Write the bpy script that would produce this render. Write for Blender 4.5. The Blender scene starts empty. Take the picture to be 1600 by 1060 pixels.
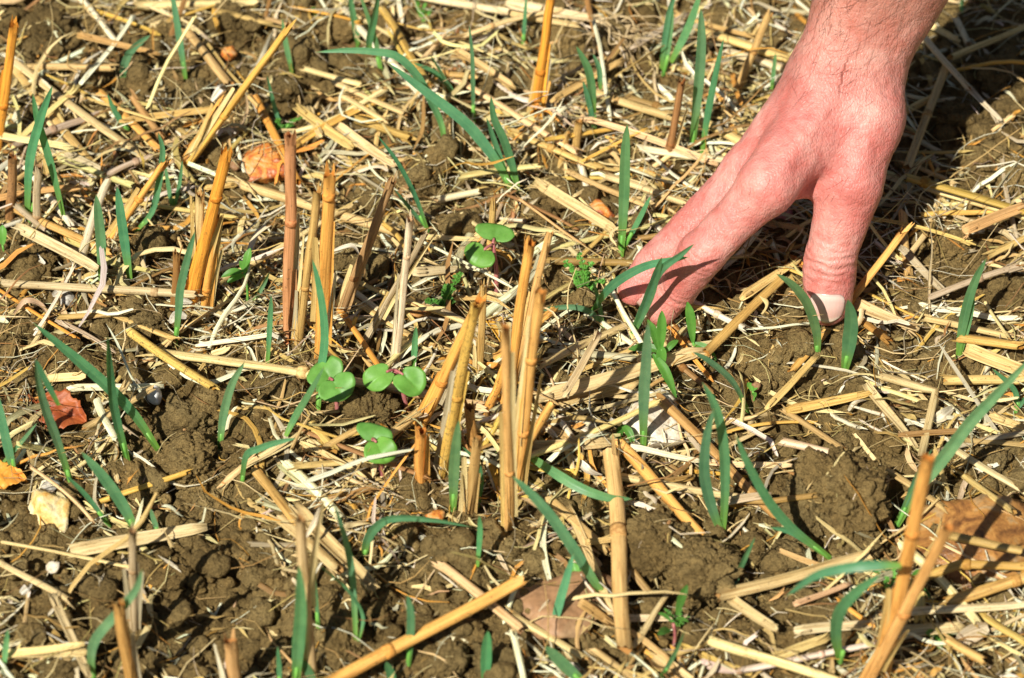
import bpy, bmesh, math, random
import numpy as np
from mathutils import Vector, Matrix

# ------------------------------------------------------------------ camera, sky, sun, exposure
scene = bpy.context.scene
COL = scene.collection
PITCH = math.radians(47.0)
DIST = 1.161
LENS = 95.0
cam_d = bpy.data.cameras.new("camera")
cam = bpy.data.objects.new("camera", cam_d)
COL.objects.link(cam)
cam_d.sensor_width = 36.0
cam_d.lens = LENS
cam_d.clip_start = 0.02
cam_d.clip_end = 200.0
CAM = np.array([0.0, -DIST * math.cos(PITCH), DIST * math.sin(PITCH)])
cam.location = CAM
cam.rotation_euler = (math.pi / 2 - PITCH, 0, 0)
cam_d.dof.use_dof = True
cam_d.dof.focus_distance = DIST - 0.012
cam_d.dof.aperture_fstop = 9.0
scene.camera = cam

SUN_EL = math.radians(50.0)
SHADOW_AZ = math.radians(56.0)            # ground direction shadows fall, from +x towards +y
world = bpy.data.worlds.new("World")
scene.world = world
world.use_nodes = True
wn, wl = world.node_tree.nodes, world.node_tree.links
bg = wn["Background"]
sky = wn.new("ShaderNodeTexSky")
sky.sky_type = 'NISHITA'
sky.sun_disc = False
sky.sun_elevation = SUN_EL
to_sun = Vector((-math.cos(SHADOW_AZ) * math.cos(SUN_EL), -math.sin(SHADOW_AZ) * math.cos(SUN_EL), math.sin(SUN_EL)))
sky.sun_rotation = math.atan2(to_sun.x, to_sun.y)
wl.new(sky.outputs[0], bg.inputs[0])
bg.inputs[1].default_value = 0.038
sun_d = bpy.data.lights.new("sun", 'SUN')
sun_d.energy = 5.0
sun_d.angle = math.radians(0.53)
sun_d.color = (1.0, 0.96, 0.87)
sun = bpy.data.objects.new("sun", sun_d)
COL.objects.link(sun)
sun.rotation_euler = to_sun.to_track_quat('Z', 'Y').to_euler()
sun.location = to_sun * 5
vs = scene.view_settings
vs.view_transform = 'Standard'
vs.look = 'None'
vs.exposure = 0.40
vs.gamma = 1.0
vs.use_curve_mapping = False
scene.cycles.max_bounces = 6
scene.cycles.diffuse_bounces = 3
scene.cycles.glossy_bounces = 2
scene.cycles.transmission_bounces = 3
scene.cycles.transparent_max_bounces = 4

rng = np.random.default_rng(11)
R = random.Random(5)
CM = 0.01

# ------------------------------------------------------------------ picture geometry: photo pixel <-> world
FWD = np.array([0.0, math.cos(PITCH), -math.sin(PITCH)])
UPV = np.array([0.0, math.sin(PITCH), math.cos(PITCH)])
RIGHT = np.array([1.0, 0.0, 0.0])
KPX = (36.0 / LENS) / 1600.0
def ray(px, py):
    return FWD + RIGHT * (px - 800) * KPX - UPV * (py - 530) * KPX
def proj(P):
    d = np.asarray(P) - CAM
    z = d @ FWD
    return 800 + (d @ RIGHT) / z / KPX, 530 - (d @ UPV) / z / KPX
def at_z(px, py, z):
    r = ray(px, py)
    return CAM + r * ((z - CAM[2]) / r[2])
def at_y(px, py, y):
    r = ray(px, py)
    return CAM + r * ((y - CAM[1]) / r[1])

# ------------------------------------------------------------------ noise
def _hash(ix, iy, iz, seed):
    h = (ix.astype(np.int64) * 374761393 + iy.astype(np.int64) * 668265263 + iz.astype(np.int64) * 2147483647 + seed * 974634777) & 0xffffffff
    h = ((h ^ (h >> 13)) * 1274126177) & 0xffffffff
    h = ((h ^ (h >> 16)) * 2246822519) & 0xffffffff
    return ((h ^ (h >> 15)) & 0xffffff).astype(np.float64) / 16777215.0
def vnoise(x, y, z, seed=0):
    ix, iy, iz = np.floor(x), np.floor(y), np.floor(z)
    fx, fy, fz = x - ix, y - iy, z - iz
    fx, fy, fz = [f * f * f * (f * (f * 6 - 15) + 10) for f in (fx, fy, fz)]
    out = 0
    for dx in (0, 1):
        wx = fx if dx else 1 - fx
        for dy in (0, 1):
            wy = fy if dy else 1 - fy
            for dz in (0, 1):
                wz = fz if dz else 1 - fz
                out = out + wx * wy * wz * _hash(ix + dx, iy + dy, iz + dz, seed)
    return out * 2 - 1
def fbm(x, y, z, octv=4, seed=0, gain=0.5):
    a, s, o = 1.0, 0.0, 0
    for i in range(octv):
        o = o + a * vnoise(x, y, z, seed + i * 17)
        s += a
        x, y, z, a = x * 2.03, y * 2.03, z * 2.03, a * gain
    return o / s
def domes2(x, y, cell, seed, keep=0.75):
    """height (in units of cell) of a packed layer of round crumbs"""
    u, v = x / cell, y / cell
    iu, iv = np.floor(u), np.floor(v)
    zero = np.zeros_like(iu)
    best = np.zeros_like(u)
    for dx in (-1, 0, 1):
        for dy in (-1, 0, 1):
            cx, cy = iu + dx, iv + dy
            px = cx + 0.1 + 0.8 * _hash(cx, cy, zero, seed)
            py = cy + 0.1 + 0.8 * _hash(cx, cy, zero, seed + 1)
            rr = 0.28 + 0.5 * _hash(cx, cy, zero, seed + 2) ** 1.5
            on = _hash(cx, cy, zero, seed + 3) < keep
            d2 = ((u - px) ** 2 + (v - py) ** 2) / rr ** 2
            h = np.where(on & (d2 < 1), rr * np.sqrt(np.maximum(0, 1 - d2)), 0)
            best = np.maximum(best, h)
    return best
def worley3(P, scale, seed):
    u = P * scale
    iu = np.floor(u)
    best = np.full(len(P), 9.0)
    for dx in (-1, 0, 1):
        for dy in (-1, 0, 1):
            for dz in (-1, 0, 1):
                c = iu + np.array([dx, dy, dz])
                q = np.stack([c[:, k] + _hash(c[:, 0], c[:, 1], c[:, 2], seed + k) for k in range(3)], 1)
                best = np.minimum(best, ((u - q) ** 2).sum(1))
    return np.sqrt(best)

# where the photo shows bare soil: (px, py, radius)
BARE = [(300, 690, 120), (90, 590, 90), (330, 890, 130), (110, 900, 120), (430, 990, 90), (520, 930, 60), (720, 870, 85),
        (1060, 875, 115), (1310, 780, 105), (1250, 560, 60), (75, 50, 65), (50, 415, 55), (1560, 130, 100), (370, 45, 50),
        (690, 255, 50), (1480, 565, 60), (1340, 610, 60), (620, 990, 90), (740, 1030, 80), (1230, 950, 70), (575, 650, 60),
        (220, 120, 60), (310, 140, 45), (865, 305, 40), (1450, 40, 60), (210, 500, 60), (1500, 210, 70), (300, 800, 90), (700, 345, 40), (1230, 870, 60), (530, 100, 60), (890, 60, 45),
        (80, 814, 48), (100, 660, 50), (410, 268, 42), (1012, 664, 48), (1535, 850, 100), (872, 945, 66), (240, 627, 26), (934, 335, 26), (10, 757, 36),
        (475, 90, 55), (245, 385, 45), (560, 400, 55), (1500, 390, 45), (1560, 280, 45), (440, 140, 40), (895, 470, 40), (770, 140, 40), (640, 60, 30), (150, 215, 30), (400, 330, 28), (560, 300, 26), (850, 440, 30), (900, 600, 28), (1120, 520, 34),
        (1180, 600, 40), (1420, 640, 34), (1400, 980, 30), (1560, 720, 40), (480, 600, 40), (30, 530, 40), (960, 40, 30), (520, 420, 36), (330, 250, 26), (1460, 430, 36), (830, 130, 24), (1010, 330, 26),
        (940, 1010, 34), (200, 1030, 60), (1140, 700, 26), (660, 780, 24), (420, 680, 40), (1560, 450, 30), (1296, 520, 42), (1240, 520, 40), (1210, 590, 50), (1270, 690, 40), (1450, 560, 50)]
SOLID = []                                     # stones and leaves that stay clear of litter: (px, py, half width, half height)
def clear(P):
    px, py = proj(P)
    m = np.zeros(np.shape(px), bool)
    for x, y, a, b in SOLID: m |= ((px - x) / a) ** 2 + ((py - y) / b) ** 2 < 1
    return m
def bare(P):
    px, py = proj(P)
    m = np.zeros(np.shape(px))
    for x, y, r in BARE:
        m = np.maximum(m, np.exp(-(((px - x) ** 2 + (1.2 * (py - y)) ** 2) / (r * 1.27) ** 2) ** 1.7))
    return m

# ------------------------------------------------------------------ ground heights
def axis_pts(a, b, step, far):
    core = np.arange(a, b, step)
    g, d, lo, hi = [], step, [], []
    x = b
    while x < far:
        hi.append(x); x += d; d *= 1.09
    x, d = a - step, step
    while x > -far:
        lo.append(x); x -= d; d *= 1.09
    return np.array(lo[::-1] + list(core) + hi)
GX = axis_pts(-0.27, 0.27, 0.00108, 4.0)
GY = axis_pts(-0.20, 0.255, 0.00108, 4.0)
gx, gy = np.meshgrid(GX, GY)
fade = np.clip((0.75 - np.maximum(np.abs(gx), np.abs(gy))) / 0.35, 0, 1)
z0 = np.zeros_like(gx)
wx = gx + 0.004 * fbm(gx * 90, gy * 90, z0, 3, 3) + 0.0012 * vnoise(gx * 420, gy * 420, z0, 8)
wy = gy + 0.004 * fbm(gx * 90, gy * 90, z0 + 5.3, 3, 4) + 0.0012 * vnoise(gx * 420, gy * 420, z0 + 3, 9)
patch = 0.5 + 0.5 * fbm(gx * 22, gy * 22, z0, 2, 21)
H = 0.011 * fbm(gx * 11, gy * 11, z0, 4, 31) + 0.004 * fbm(gx * 55, gy * 55, z0, 4, 35, 0.6)
H = H + fade * (0.55 * 0.017 * domes2(wx, wy, 0.017, 40, 0.55) * np.clip(patch * 1.6, 0.3, 1.1)
                + 0.60 * 0.0085 * domes2(wx, wy, 0.0085, 50, 0.7)
                + 0.65 * 0.0046 * domes2(wx, wy, 0.0046, 60, 0.75)
                + 0.65 * 0.0026 * domes2(wx, wy, 0.0026, 70, 0.75)
                + 0.0007 * fbm(gx * 500, gy * 500, z0, 3, 80))
H -= 0.007
def ground_h(x, y, grid=None):
    g = H if grid is None else grid
    x, y = np.asarray(x, float), np.asarray(y, float)
    i = np.clip(np.searchsorted(GX, x) - 1, 0, len(GX) - 2)
    j = np.clip(np.searchsorted(GY, y) - 1, 0, len(GY) - 2)
    fx = np.clip((x - GX[i]) / (GX[i + 1] - GX[i]), 0, 1)
    fy = np.clip((y - GY[j]) / (GY[j + 1] - GY[j]), 0, 1)
    return (g[j, i] * (1 - fx) + g[j, i + 1] * fx) * (1 - fy) + (g[j + 1, i] * (1 - fx) + g[j + 1, i + 1] * fx) * fy
TOP = H.copy()                                 # ground plus whatever clods and stones stand on it
def on_ground(px, py, lift=0.0, top=False):
    z = 0.0
    for _ in range(6):
        p = at_z(px, py, z + lift)
        z = 0.5 * z + 0.5 * float(ground_h(p[0], p[1], TOP if top else None))
    p = at_z(px, py, z + lift)
    return p
def raise_top(c, rx, ry, h):
    """add a low dome (clod, stone) to the TOP heights that straw is laid on"""
    i0, i1 = np.searchsorted(GX, [c[0] - rx, c[0] + rx]); j0, j1 = np.searchsorted(GY, [c[1] - ry, c[1] + ry])
    sx, sy = np.meshgrid(GX[i0:i1], GY[j0:j1])
    d = 1 - ((sx - c[0]) / rx) ** 2 - ((sy - c[1]) / ry) ** 2
    TOP[j0:j1, i0:i1] = np.maximum(TOP[j0:j1, i0:i1], c[2] + h * np.sqrt(np.maximum(d, 0)) - (d <= 0) * 1.0)

# ------------------------------------------------------------------ materials
class NT:
    def __init__(s, name):
        s.m = bpy.data.materials.new(name); s.m.use_nodes = True
        s.t = s.m.node_tree; s.n = s.t.nodes; s.p = s.n["Principled BSDF"]; s.out = s.n["Material Output"]
    def node(s, typ, **kw):
        n = s.n.new(typ)
        for k, v in kw.items():
            if k.startswith('i_'):
                n.inputs[k[2:].replace('_', ' ')].default_value = v
            else:
                setattr(n, k, v)
        return n
    def link(s, a, b): s.t.links.new(a, b)
    def coord(s, out='Object', scale=(1, 1, 1)):
        c = s.node('ShaderNodeTexCoord'); m = s.node('ShaderNodeMapping'); m.inputs['Scale'].default_value = scale
        s.link(c.outputs[out], m.inputs['Vector']); return m.outputs[0]
    def noise(s, vec, scale, detail=4, rough=0.55, dist=0.0):
        n = s.node('ShaderNodeTexNoise'); n.inputs['Scale'].default_value = scale; n.inputs['Detail'].default_value = detail
        n.inputs['Roughness'].default_value = rough; n.inputs['Distortion'].default_value = dist
        if vec is not None: s.link(vec, n.inputs['Vector'])
        return n.outputs['Fac']
    def ramp(s, fac, stops, interp='LINEAR'):
        r = s.node('ShaderNodeValToRGB'); e = r.color_ramp; e.interpolation = interp
        while len(e.elements) < len(stops): e.elements.new(0.5)
        for k, (p, c) in enumerate(stops):
            e.elements[k].position = p
            e.elements[k].color = (c, c, c, 1) if isinstance(c, (int, float)) else (*c, 1)
        s.link(fac, r.inputs[0]); return r.outputs[0]
    def mix(s, fac, a, b, mode='MIX'):
        m = s.node('ShaderNodeMix', data_type='RGBA', blend_type=mode)
        for k, v in ((0, fac), (6, a), (7, b)):
            sock = m.inputs[k]
            if hasattr(v, 'is_linked'): s.link(v, sock)
            elif isinstance(v, (int, float)): sock.default_value = v if k == 0 else (v, v, v, 1)
            else: sock.default_value = (*v, 1)
        return m.outputs[2]
    def math(s, op, a, b=None):
        m = s.node('ShaderNodeMath', operation=op)
        for k, v in enumerate((a, b)):
            if v is None: continue
            if hasattr(v, 'is_linked'): s.link(v, m.inputs[k])
            else: m.inputs[k].default_value = v
        return m.outputs[0]
    def bump(s, h, dist, strength=1.0, prev=None):
        b = s.node('ShaderNodeBump'); b.inputs['Distance'].default_value = dist; b.inputs['Strength'].default_value = strength
        s.link(h, b.inputs['Height'])
        if prev is not None: s.link(prev, b.inputs['Normal'])
        return b.outputs[0]
    def done(s, col=None, rough=None, nrm=None, spec=None):
        if col is not None:
            if hasattr(col, 'is_linked'): s.link(col, s.p.inputs['Base Color'])
            else: s.p.inputs['Base Color'].default_value = (*col, 1)
        if rough is not None:
            if hasattr(rough, 'is_linked'): s.link(rough, s.p.inputs['Roughness'])
            else: s.p.inputs['Roughness'].default_value = rough
        if nrm is not None: s.link(nrm, s.p.inputs['Normal'])
        if spec is not None: s.p.inputs['Specular IOR Level'].default_value = spec
        return s.m

def soil_material(name, dark=1.0):
    t = NT(name)
    v = t.coord('Object')
    g = t.node('ShaderNodeNewGeometry')
    info = t.node('ShaderNodeObjectInfo')
    pos = g.outputs['Position']
    big = t.noise(pos, 28, 4)
    mid = t.noise(pos, 260, 5, 0.65)
    fine = t.noise(pos, 1500, 4, 0.7)
    c = t.ramp(big, [(0.32, (0.190 * dark, 0.127 * dark, 0.046 * dark)), (0.5, (0.260 * dark, 0.180 * dark, 0.069 * dark)), (0.68, (0.335 * dark, 0.242 * dark, 0.098 * dark))])
    c2 = t.ramp(mid, [(0.3, 0.62), (0.5, 1.0), (0.72, 1.32)])
    c = t.mix(1.0, c, c2, 'MULTIPLY')
    c3 = t.ramp(fine, [(0.3, 0.58), (0.55, 1.0), (0.75, 1.35)])
    c = t.mix(1.0, c, c3, 'MULTIPLY')
    hue = t.ramp(info.outputs['Random'], [(0.0, (0.86, 0.87, 0.9)), (0.5, (1.0, 1.0, 1.0)), (1.0, (1.18, 1.12, 1.05))])
    c = t.mix(1.0, c, hue, 'MULTIPLY')
    # pale mineral grains and bits of chaff pressed into the surface
    vor = t.node('ShaderNodeTexVoronoi'); vor.inputs['Scale'].default_value = 420; t.link(pos, vor.inputs['Vector'])
    sp = t.ramp(vor.outputs['Distance'], [(0.10, 1.0), (0.16, 0.0)])
    sel = t.ramp(vor.outputs['Color'], [(0.80, 0.0), (0.84, 1.0)])
    m = t.math('MULTIPLY', sp, sel)
    c = t.mix(m, c, (0.50, 0.38, 0.20))
    v1 = t.node('ShaderNodeTexVoronoi'); v1.inputs['Scale'].default_value = 640; v1.inputs['Randomness'].default_value = 1.0
    jit = t.node('ShaderNodeTexNoise'); jit.inputs['Scale'].default_value = 900; t.link(pos, jit.inputs['Vector'])
    sc = t.node('ShaderNodeVectorMath', operation='SCALE'); sc.inputs['Scale'].default_value = 0.0016; t.link(jit.outputs['Color'], sc.inputs[0])
    ad = t.node('ShaderNodeVectorMath', operation='ADD'); t.link(pos, ad.inputs[0]); t.link(sc.outputs[0], ad.inputs[1]); t.link(ad.outputs[0], v1.inputs['Vector'])
    hgt = t.math('ADD', t.math('MULTIPLY', mid, 1.2), t.math('ADD', t.math('MULTIPLY', fine, 0.5), t.math('MULTIPLY', v1.outputs['Distance'], -0.42)))
    n = t.bump(hgt, 0.0034, 1.0)
    return t.done(c, 0.95, n, 0.12)
M_GROUND = soil_material('soil', 0.94)
M_CLOD = soil_material('clod_soil', 1.06)

def straw_material(name, attr, spotty=False):
    t = NT(name)
    info = t.node('ShaderNodeObjectInfo')
    if attr:
        a = t.node('ShaderNodeAttribute', attribute_name='tint'); base = a.outputs['Color']
    else:
        base = info.outputs['Color']
    uv = t.node('ShaderNodeUVMap', uv_map='uv')
    off = t.node('ShaderNodeCombineXYZ'); t.link(t.math('MULTIPLY', info.outputs['Random'], 37.0), off.inputs[2])
    add = t.node('ShaderNodeVectorMath', operation='ADD'); t.link(uv.outputs[0], add.inputs[0]); t.link(off.outputs[0], add.inputs[1])
    mp = t.node('ShaderNodeMapping'); mp.inputs['Scale'].default_value = (26, 26, 1); t.link(add.outputs[0], mp.inputs[0])
    streak = t.noise(mp.outputs[0], 1.0, 4, 0.6)
    mp2 = t.node('ShaderNodeMapping'); mp2.inputs['Scale'].default_value = (5, 55, 1); t.link(add.outputs[0], mp2.inputs[0])
    blot = t.noise(mp2.outputs[0], 1.0, 3, 0.6)
    g = t.node('ShaderNodeNewGeometry')
    spots = t.noise(g.outputs['Position'], 900, 3, 0.6)
    c = t.mix(1.0, base, t.ramp(streak, [(0.26, (0.52, 0.44, 0.34)), (0.5, (1, 1, 1)), (0.74, (1.26, 1.27, 1.26))]), 'MULTIPLY')
    c = t.mix(1.0, c, t.ramp(blot, [(0.28, (0.62, 0.54, 0.42)), (0.5, (0.98, 0.98, 0.96)), (0.72, (1.14, 1.17, 1.24))]), 'MULTIPLY')
    k = t.math('MULTIPLY', t.ramp(spots, [(0.60, 0.0), (0.70, 1.0)] if not spotty else [(0.55, 0.0), (0.66, 0.9)]), t.ramp(blot, [(0.45, 0.75), (0.62, 0.05)]) if not spotty else t.ramp(blot, [(0.35, 1.0), (0.62, 0.75)]))
    c = t.mix(k, c, (0.10, 0.06, 0.025))
    n = t.bump(streak, 0.0006, 0.55)
    return t.done(c, t.ramp(blot, [(0.3, 0.62), (0.7, 0.40)]), n, 0.42)
M_STRAW = straw_material('straw', False)
M_SPOT = straw_material('mouldy_straw', False, True)
M_LITTER = straw_material('straw_litter', True)
def inner_mat():
    t = NT('straw_hollow'); info = t.node('ShaderNodeObjectInfo')
    return t.done(t.mix(1.0, info.outputs['Color'], (0.55, 0.42, 0.32), 'MULTIPLY'), 0.9, None, 0.1)
M_INNER = inner_mat()
def node_mat():
    t = NT('straw_node'); info = t.node('ShaderNodeObjectInfo')
    nz = t.noise(t.coord('Object'), 700, 3)
    c = t.mix(1.0, info.outputs['Color'], t.ramp(nz, [(0.35, (0.55, 0.42, 0.32)), (0.65, (0.95, 0.85, 0.75))]), 'MULTIPLY')
    return t.done(c, 0.7, None, 0.2)
M_NODE = node_mat()

def leaf_material(name, dark, light, rough=0.42, trans=0.36, veins=13.0, useobj=True):
    t = NT(name)
    info = t.node('ShaderNodeObjectInfo')
    uv = t.node('ShaderNodeUVMap', uv_map='uv')
    sep = t.node('ShaderNodeSeparateXYZ'); t.link(uv.outputs[0], sep.inputs[0])
    g = t.node('ShaderNodeNewGeometry')
    nz = t.noise(g.outputs['Position'], 150, 6, 0.68)
    c = t.ramp(nz, [(0.34, dark), (0.66, light)])
    dust = t.noise(g.outputs['Position'], 1400, 3, 0.6)
    c = t.mix(t.ramp(dust, [(0.62, 0.0), (0.74, 0.45)]), c, (0.30, 0.26, 0.13))
    if useobj:
        c = t.mix(1.0, c, info.outputs['Color'], 'MULTIPLY')
    if veins:
        w = t.math('SINE', t.math('MULTIPLY', sep.outputs[0], veins * 6.283))
        vv = t.ramp(t.math('ADD', t.math('MULTIPLY', w, 0.5), 0.5), [(0.0, (0.76, 0.82, 0.76)), (1.0, (1.10, 1.07, 1.10))])
        c = t.mix(1.0, c, vv, 'MULTIPLY')
        # yellow-green at the base of the blade, paler midrib
        c = t.mix(t.ramp(sep.outputs[1], [(0.0, 0.9), (0.10, 0.6), (0.24, 0.0)]), c, (0.20, 0.38, 0.04))
        c = t.mix(t.ramp(sep.outputs[1], [(0.955, 0.0), (1.0, 0.7)]), c, (0.32, 0.25, 0.08))
        mid = t.math('ABSOLUTE', t.math('SUBTRACT', sep.outputs[0], 0.5))
        c = t.mix(t.ramp(mid, [(0.02, 0.35), (0.07, 0.0)]), c, (0.17, 0.40, 0.17))
    t.done(c, rough, None, 0.38)
    tr = t.node('ShaderNodeBsdfTranslucent')
    t.link(t.mix(1.0, c, (1.25, 1.35, 0.55), 'MULTIPLY'), tr.inputs[0])
    mx = t.node('ShaderNodeMixShader'); mx.inputs[0].default_value = trans
    t.link(t.p.outputs[0], mx.inputs[1]); t.link(tr.outputs[0], mx.inputs[2]); t.link(mx.outputs[0], t.out.inputs[0])
    return t.m
M_BLADE = leaf_material('grass_leaf', (0.098, 0.295, 0.135), (0.150, 0.390, 0.178))
M_COTY = leaf_material('cotyledon_leaf', (0.115, 0.290, 0.042), (0.190, 0.420, 0.080), 0.45, 0.25, 0)
M_WEED = leaf_material('weed_leaf', (0.10, 0.30, 0.04), (0.17, 0.42, 0.07), 0.45, 0.3, 0)
def flat_mat(name, c1, c2, scale, rough=0.7, spec=0.2, bump=0.0005):
    t = NT(name); g = t.node('ShaderNodeNewGeometry')
    nz = t.noise(g.outputs['Position'], scale, 5, 0.6)
    return t.done(t.ramp(nz, [(0.33, c1), (0.67, c2)]), rough, t.bump(nz, bump), spec)
M_SHEATH = flat_mat('green_stem', (0.11, 0.33, 0.05), (0.2, 0.42, 0.08), 150, 0.45, 0.3)
M_REDSTEM = flat_mat('red_stem', (0.36, 0.09, 0.10), (0.5, 0.2, 0.17), 200, 0.45, 0.3)
M_ROOT = flat_mat('root', (0.38, 0.26, 0.12), (0.6, 0.46, 0.26), 300, 0.9, 0.1)

# ------------------------------------------------------------------ mesh helpers
class MB:
    def __init__(s): s.v, s.f, s.uv, s.mi = [], [], [], []
    def add(s, v, f, uv, mi=0):
        o = len(s.v)
        s.v += [tuple(p) for p in v]
        for k, q in enumerate(f):
            s.f.append([i + o for i in q]); s.mi.append(mi if isinstance(mi, int) else mi[k])
            s.uv += [tuple(uv[i]) for i in q]
    def mesh(s, name, mats, smooth=True, origin=None):
        me = bpy.data.meshes.new(name)
        v = s.v if origin is None else [(a - origin[0], b - origin[1], c - origin[2]) for a, b, c in s.v]
        me.from_pydata(v, [], s.f)
        l = me.uv_layers.new(name='uv')
        l.data.foreach_set('uv', np.array(s.uv, dtype=np.float32).ravel())
        for m in mats: me.materials.append(m)
        me.polygons.foreach_set('material_index', s.mi)
        me.polygons.foreach_set('use_smooth', [smooth] * len(s.f))
        me.update()
        return me
def link(name, me, parent=None, loc=None, color=None):
    o = bpy.data.objects.new(name, me); COL.objects.link(o)
    if parent is not None: o.parent = parent
    if loc is not None: o.location = loc
    if color is not None: o.color = (*color, 1)
    return o
LABELS = set()
def tag(o, label, cat, group=None, kind=None):
    label = ' '.join(label.split())
    n = len(label.split())
    if n > 16 or n < 4: print('LABEL LENGTH', n, label)
    if label in LABELS: print('LABEL TWICE', label)
    LABELS.add(label)
    o['label'] = label
    if cat: o['category'] = cat
    if group: o['group'] = group
    if kind: o['kind'] = kind
    return o
def resample(pts, n):
    P = np.array(pts, float)
    if len(P) == 2: return P[0] + (P[1] - P[0]) * np.linspace(0, 1, n)[:, None]
    Q = np.vstack([2 * P[0] - P[1], P, 2 * P[-1] - P[-2]])
    out = []
    for u in np.linspace(0, len(P) - 1 - 1e-9, n):
        i = int(u); t = u - i
        a, b, c, d = Q[i:i + 4]
        out.append(0.5 * (2 * b + (c - a) * t + (2 * a - 5 * b + 4 * c - d) * t * t + (3 * b - a - 3 * c + d) * t ** 3))
    return np.array(out)
def frames(P, up=(0.13, 0.21, 0.97)):
    T = np.gradient(P, axis=0); T /= np.linalg.norm(T, axis=1)[:, None] + 1e-12
    up = np.array(up); 
    if abs(T[len(T) // 2] @ up) > 0.92: up = np.array([0.15, -1.0, 0.1])
    N = []
    for t in T:
        n = up - t * (up @ t); n /= np.linalg.norm(n) + 1e-12
        N.append(n)
    N = np.array(N); B = np.cross(T, N)
    return T, N, B
def tube(mb, P, rad, sides=10, hollow=(False, False), jag=0.0, oval=1.0, mi=0, wob=0.0, closed=(True, True)):
    P = np.asarray(P, float); rad = np.broadcast_to(np.asarray(rad, float), (len(P),)).copy()
    T, N, B = frames(P)
    ang = np.linspace(0, 2 * math.pi, sides, endpoint=False)
    s = np.concatenate([[0], np.cumsum(np.linalg.norm(np.diff(P, axis=0), axis=1))])
    rows, uv = [], []
    groove = 1 + wob * rng.normal(size=sides)
    for i in range(len(P)):
        r = rad[i] * groove
        ring = P[i] + (np.cos(ang) * r)[:, None] * B[i] + (np.sin(ang) * r * oval)[:, None] * N[i]
        if jag and i in (0, len(P) - 1):
            k = -1 if i == 0 else 1
            ring = ring + T[i] * (k * jag * rng.uniform(-0.3, 1.0, sides))[:, None]
        rows.append(ring)
        uv += [(abs(a / math.pi - 1) , s[i]) for a in ang]
    v = np.vstack(rows); f = []
    for i in range(len(P) - 1):
        for j in range(sides):
            k = (j + 1) % sides
            f.append([i * sides + j, i * sides + k, (i + 1) * sides + k, (i + 1) * sides + j])
    mis = [mi] * len(f)
    v = list(v)
    for e, i in ((0, 0), (1, len(P) - 1)):
        if not closed[e]: continue
        b = i * sides
        if hollow[e]:
            d = T[i] * (1 if e == 0 else -1)
            for fac, dep in ((0.78, 0.0), (0.66, rad[i] * 2.2)):
                o = len(v)
                for j in range(sides):
                    c = P[i]; rim = np.array(v[i * sides + j]); v.append(c + (rim - c) * fac + d * dep); uv.append((0.5, s[i]))
                for j in range(sides):
                    k = (j + 1) % sides
                    q = [b + j, b + k, o + k, o + j]
                    f.append(q[::-1] if e else q); mis.append(1)
                b = o
            o = len(v); v.append(P[i] + d * rad[i] * 2.4); uv.append((0.5, s[i]))
        else:
            o = len(v); v.append(np.mean([v[b + j] for j in range(sides)], axis=0)); uv.append((0.5, s[i]))
        for j in range(sides):
            q = [b + j, o, b + (j + 1) % sides]
            f.append(q if e == 0 else q[::-1]); mis.append(1)
    mb.add(v, f, uv, mis)
def ribbon(mb, P, W, facing, twist=0.0, fold=0.25, cols=5, mi=0, thick=0.0, vlen=None):
    """leaf or split straw: strip of COLS points across, V or gutter fold, width W[i]"""
    P = np.asarray(P, float); n = len(P)
    T = np.gradient(P, axis=0); T /= np.linalg.norm(T, axis=1)[:, None] + 1e-12
    s = np.concatenate([[0], np.cumsum(np.linalg.norm(np.diff(P, axis=0), axis=1))])
    tw = np.broadcast_to(np.asarray(twist, float), (n,))
    F = np.asarray(facing, float)
    v, uv = [], []
    for i in range(n):
        b = np.cross(T[i], F); b /= np.linalg.norm(b) + 1e-12
        nn = np.cross(b, T[i])
        c, sn = math.cos(tw[i]), math.sin(tw[i])
        b, nn = b * c + nn * sn, nn * c - b * sn
        for j in range(cols):
            a = j / (cols - 1) * 2 - 1
            v.append(P[i] + b * a * W[i] * 0.5 - nn * (fold * W[i] * 0.5 * (1 - abs(a)) ** 1.2 if fold >= 0 else fold * W[i] * 0.5 * a * a))
            uv.append((j / (cols - 1), s[i] if vlen is None else i / (n - 1)))
    f = [[i * cols + j, i * cols + j + 1, (i + 1) * cols + j + 1, (i + 1) * cols + j] for i in range(n - 1) for j in range(cols - 1)]
    mb.add(v, f, uv, mi)
VIEWF = -FWD                                      # roughly the way the low field faces its viewer

def icosphere(sub):
    bm = bmesh.new(); bmesh.ops.create_icosphere(bm, subdivisions=sub, radius=1.0)
    bm.verts.ensure_lookup_table()
    V = np.array([v.co[:] for v in bm.verts]); F = np.array([[v.index for v in f.verts] for f in bm.faces]); bm.free()
    return V, F
ICO = {k: icosphere(k) for k in (1, 2, 3, 4, 5, 6)}
def raw_mesh(name, V, F, mats, smooth=True):
    V = np.asarray(V, np.float32); F = np.asarray(F, np.int32)
    me = bpy.data.meshes.new(name)
    n = F.shape[1]
    me.vertices.add(len(V)); me.vertices.foreach_set('co', V.ravel())
    me.loops.add(F.size); me.loops.foreach_set('vertex_index', F.ravel())
    me.polygons.add(len(F)); me.polygons.foreach_set('loop_start', np.arange(0, F.size, n, dtype=np.int32))
    for m in mats: me.materials.append(m)
    me.update(calc_edges=True)
    me.polygons.foreach_set('use_smooth', np.full(len(F), smooth))
    me.validate()
    return me
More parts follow.
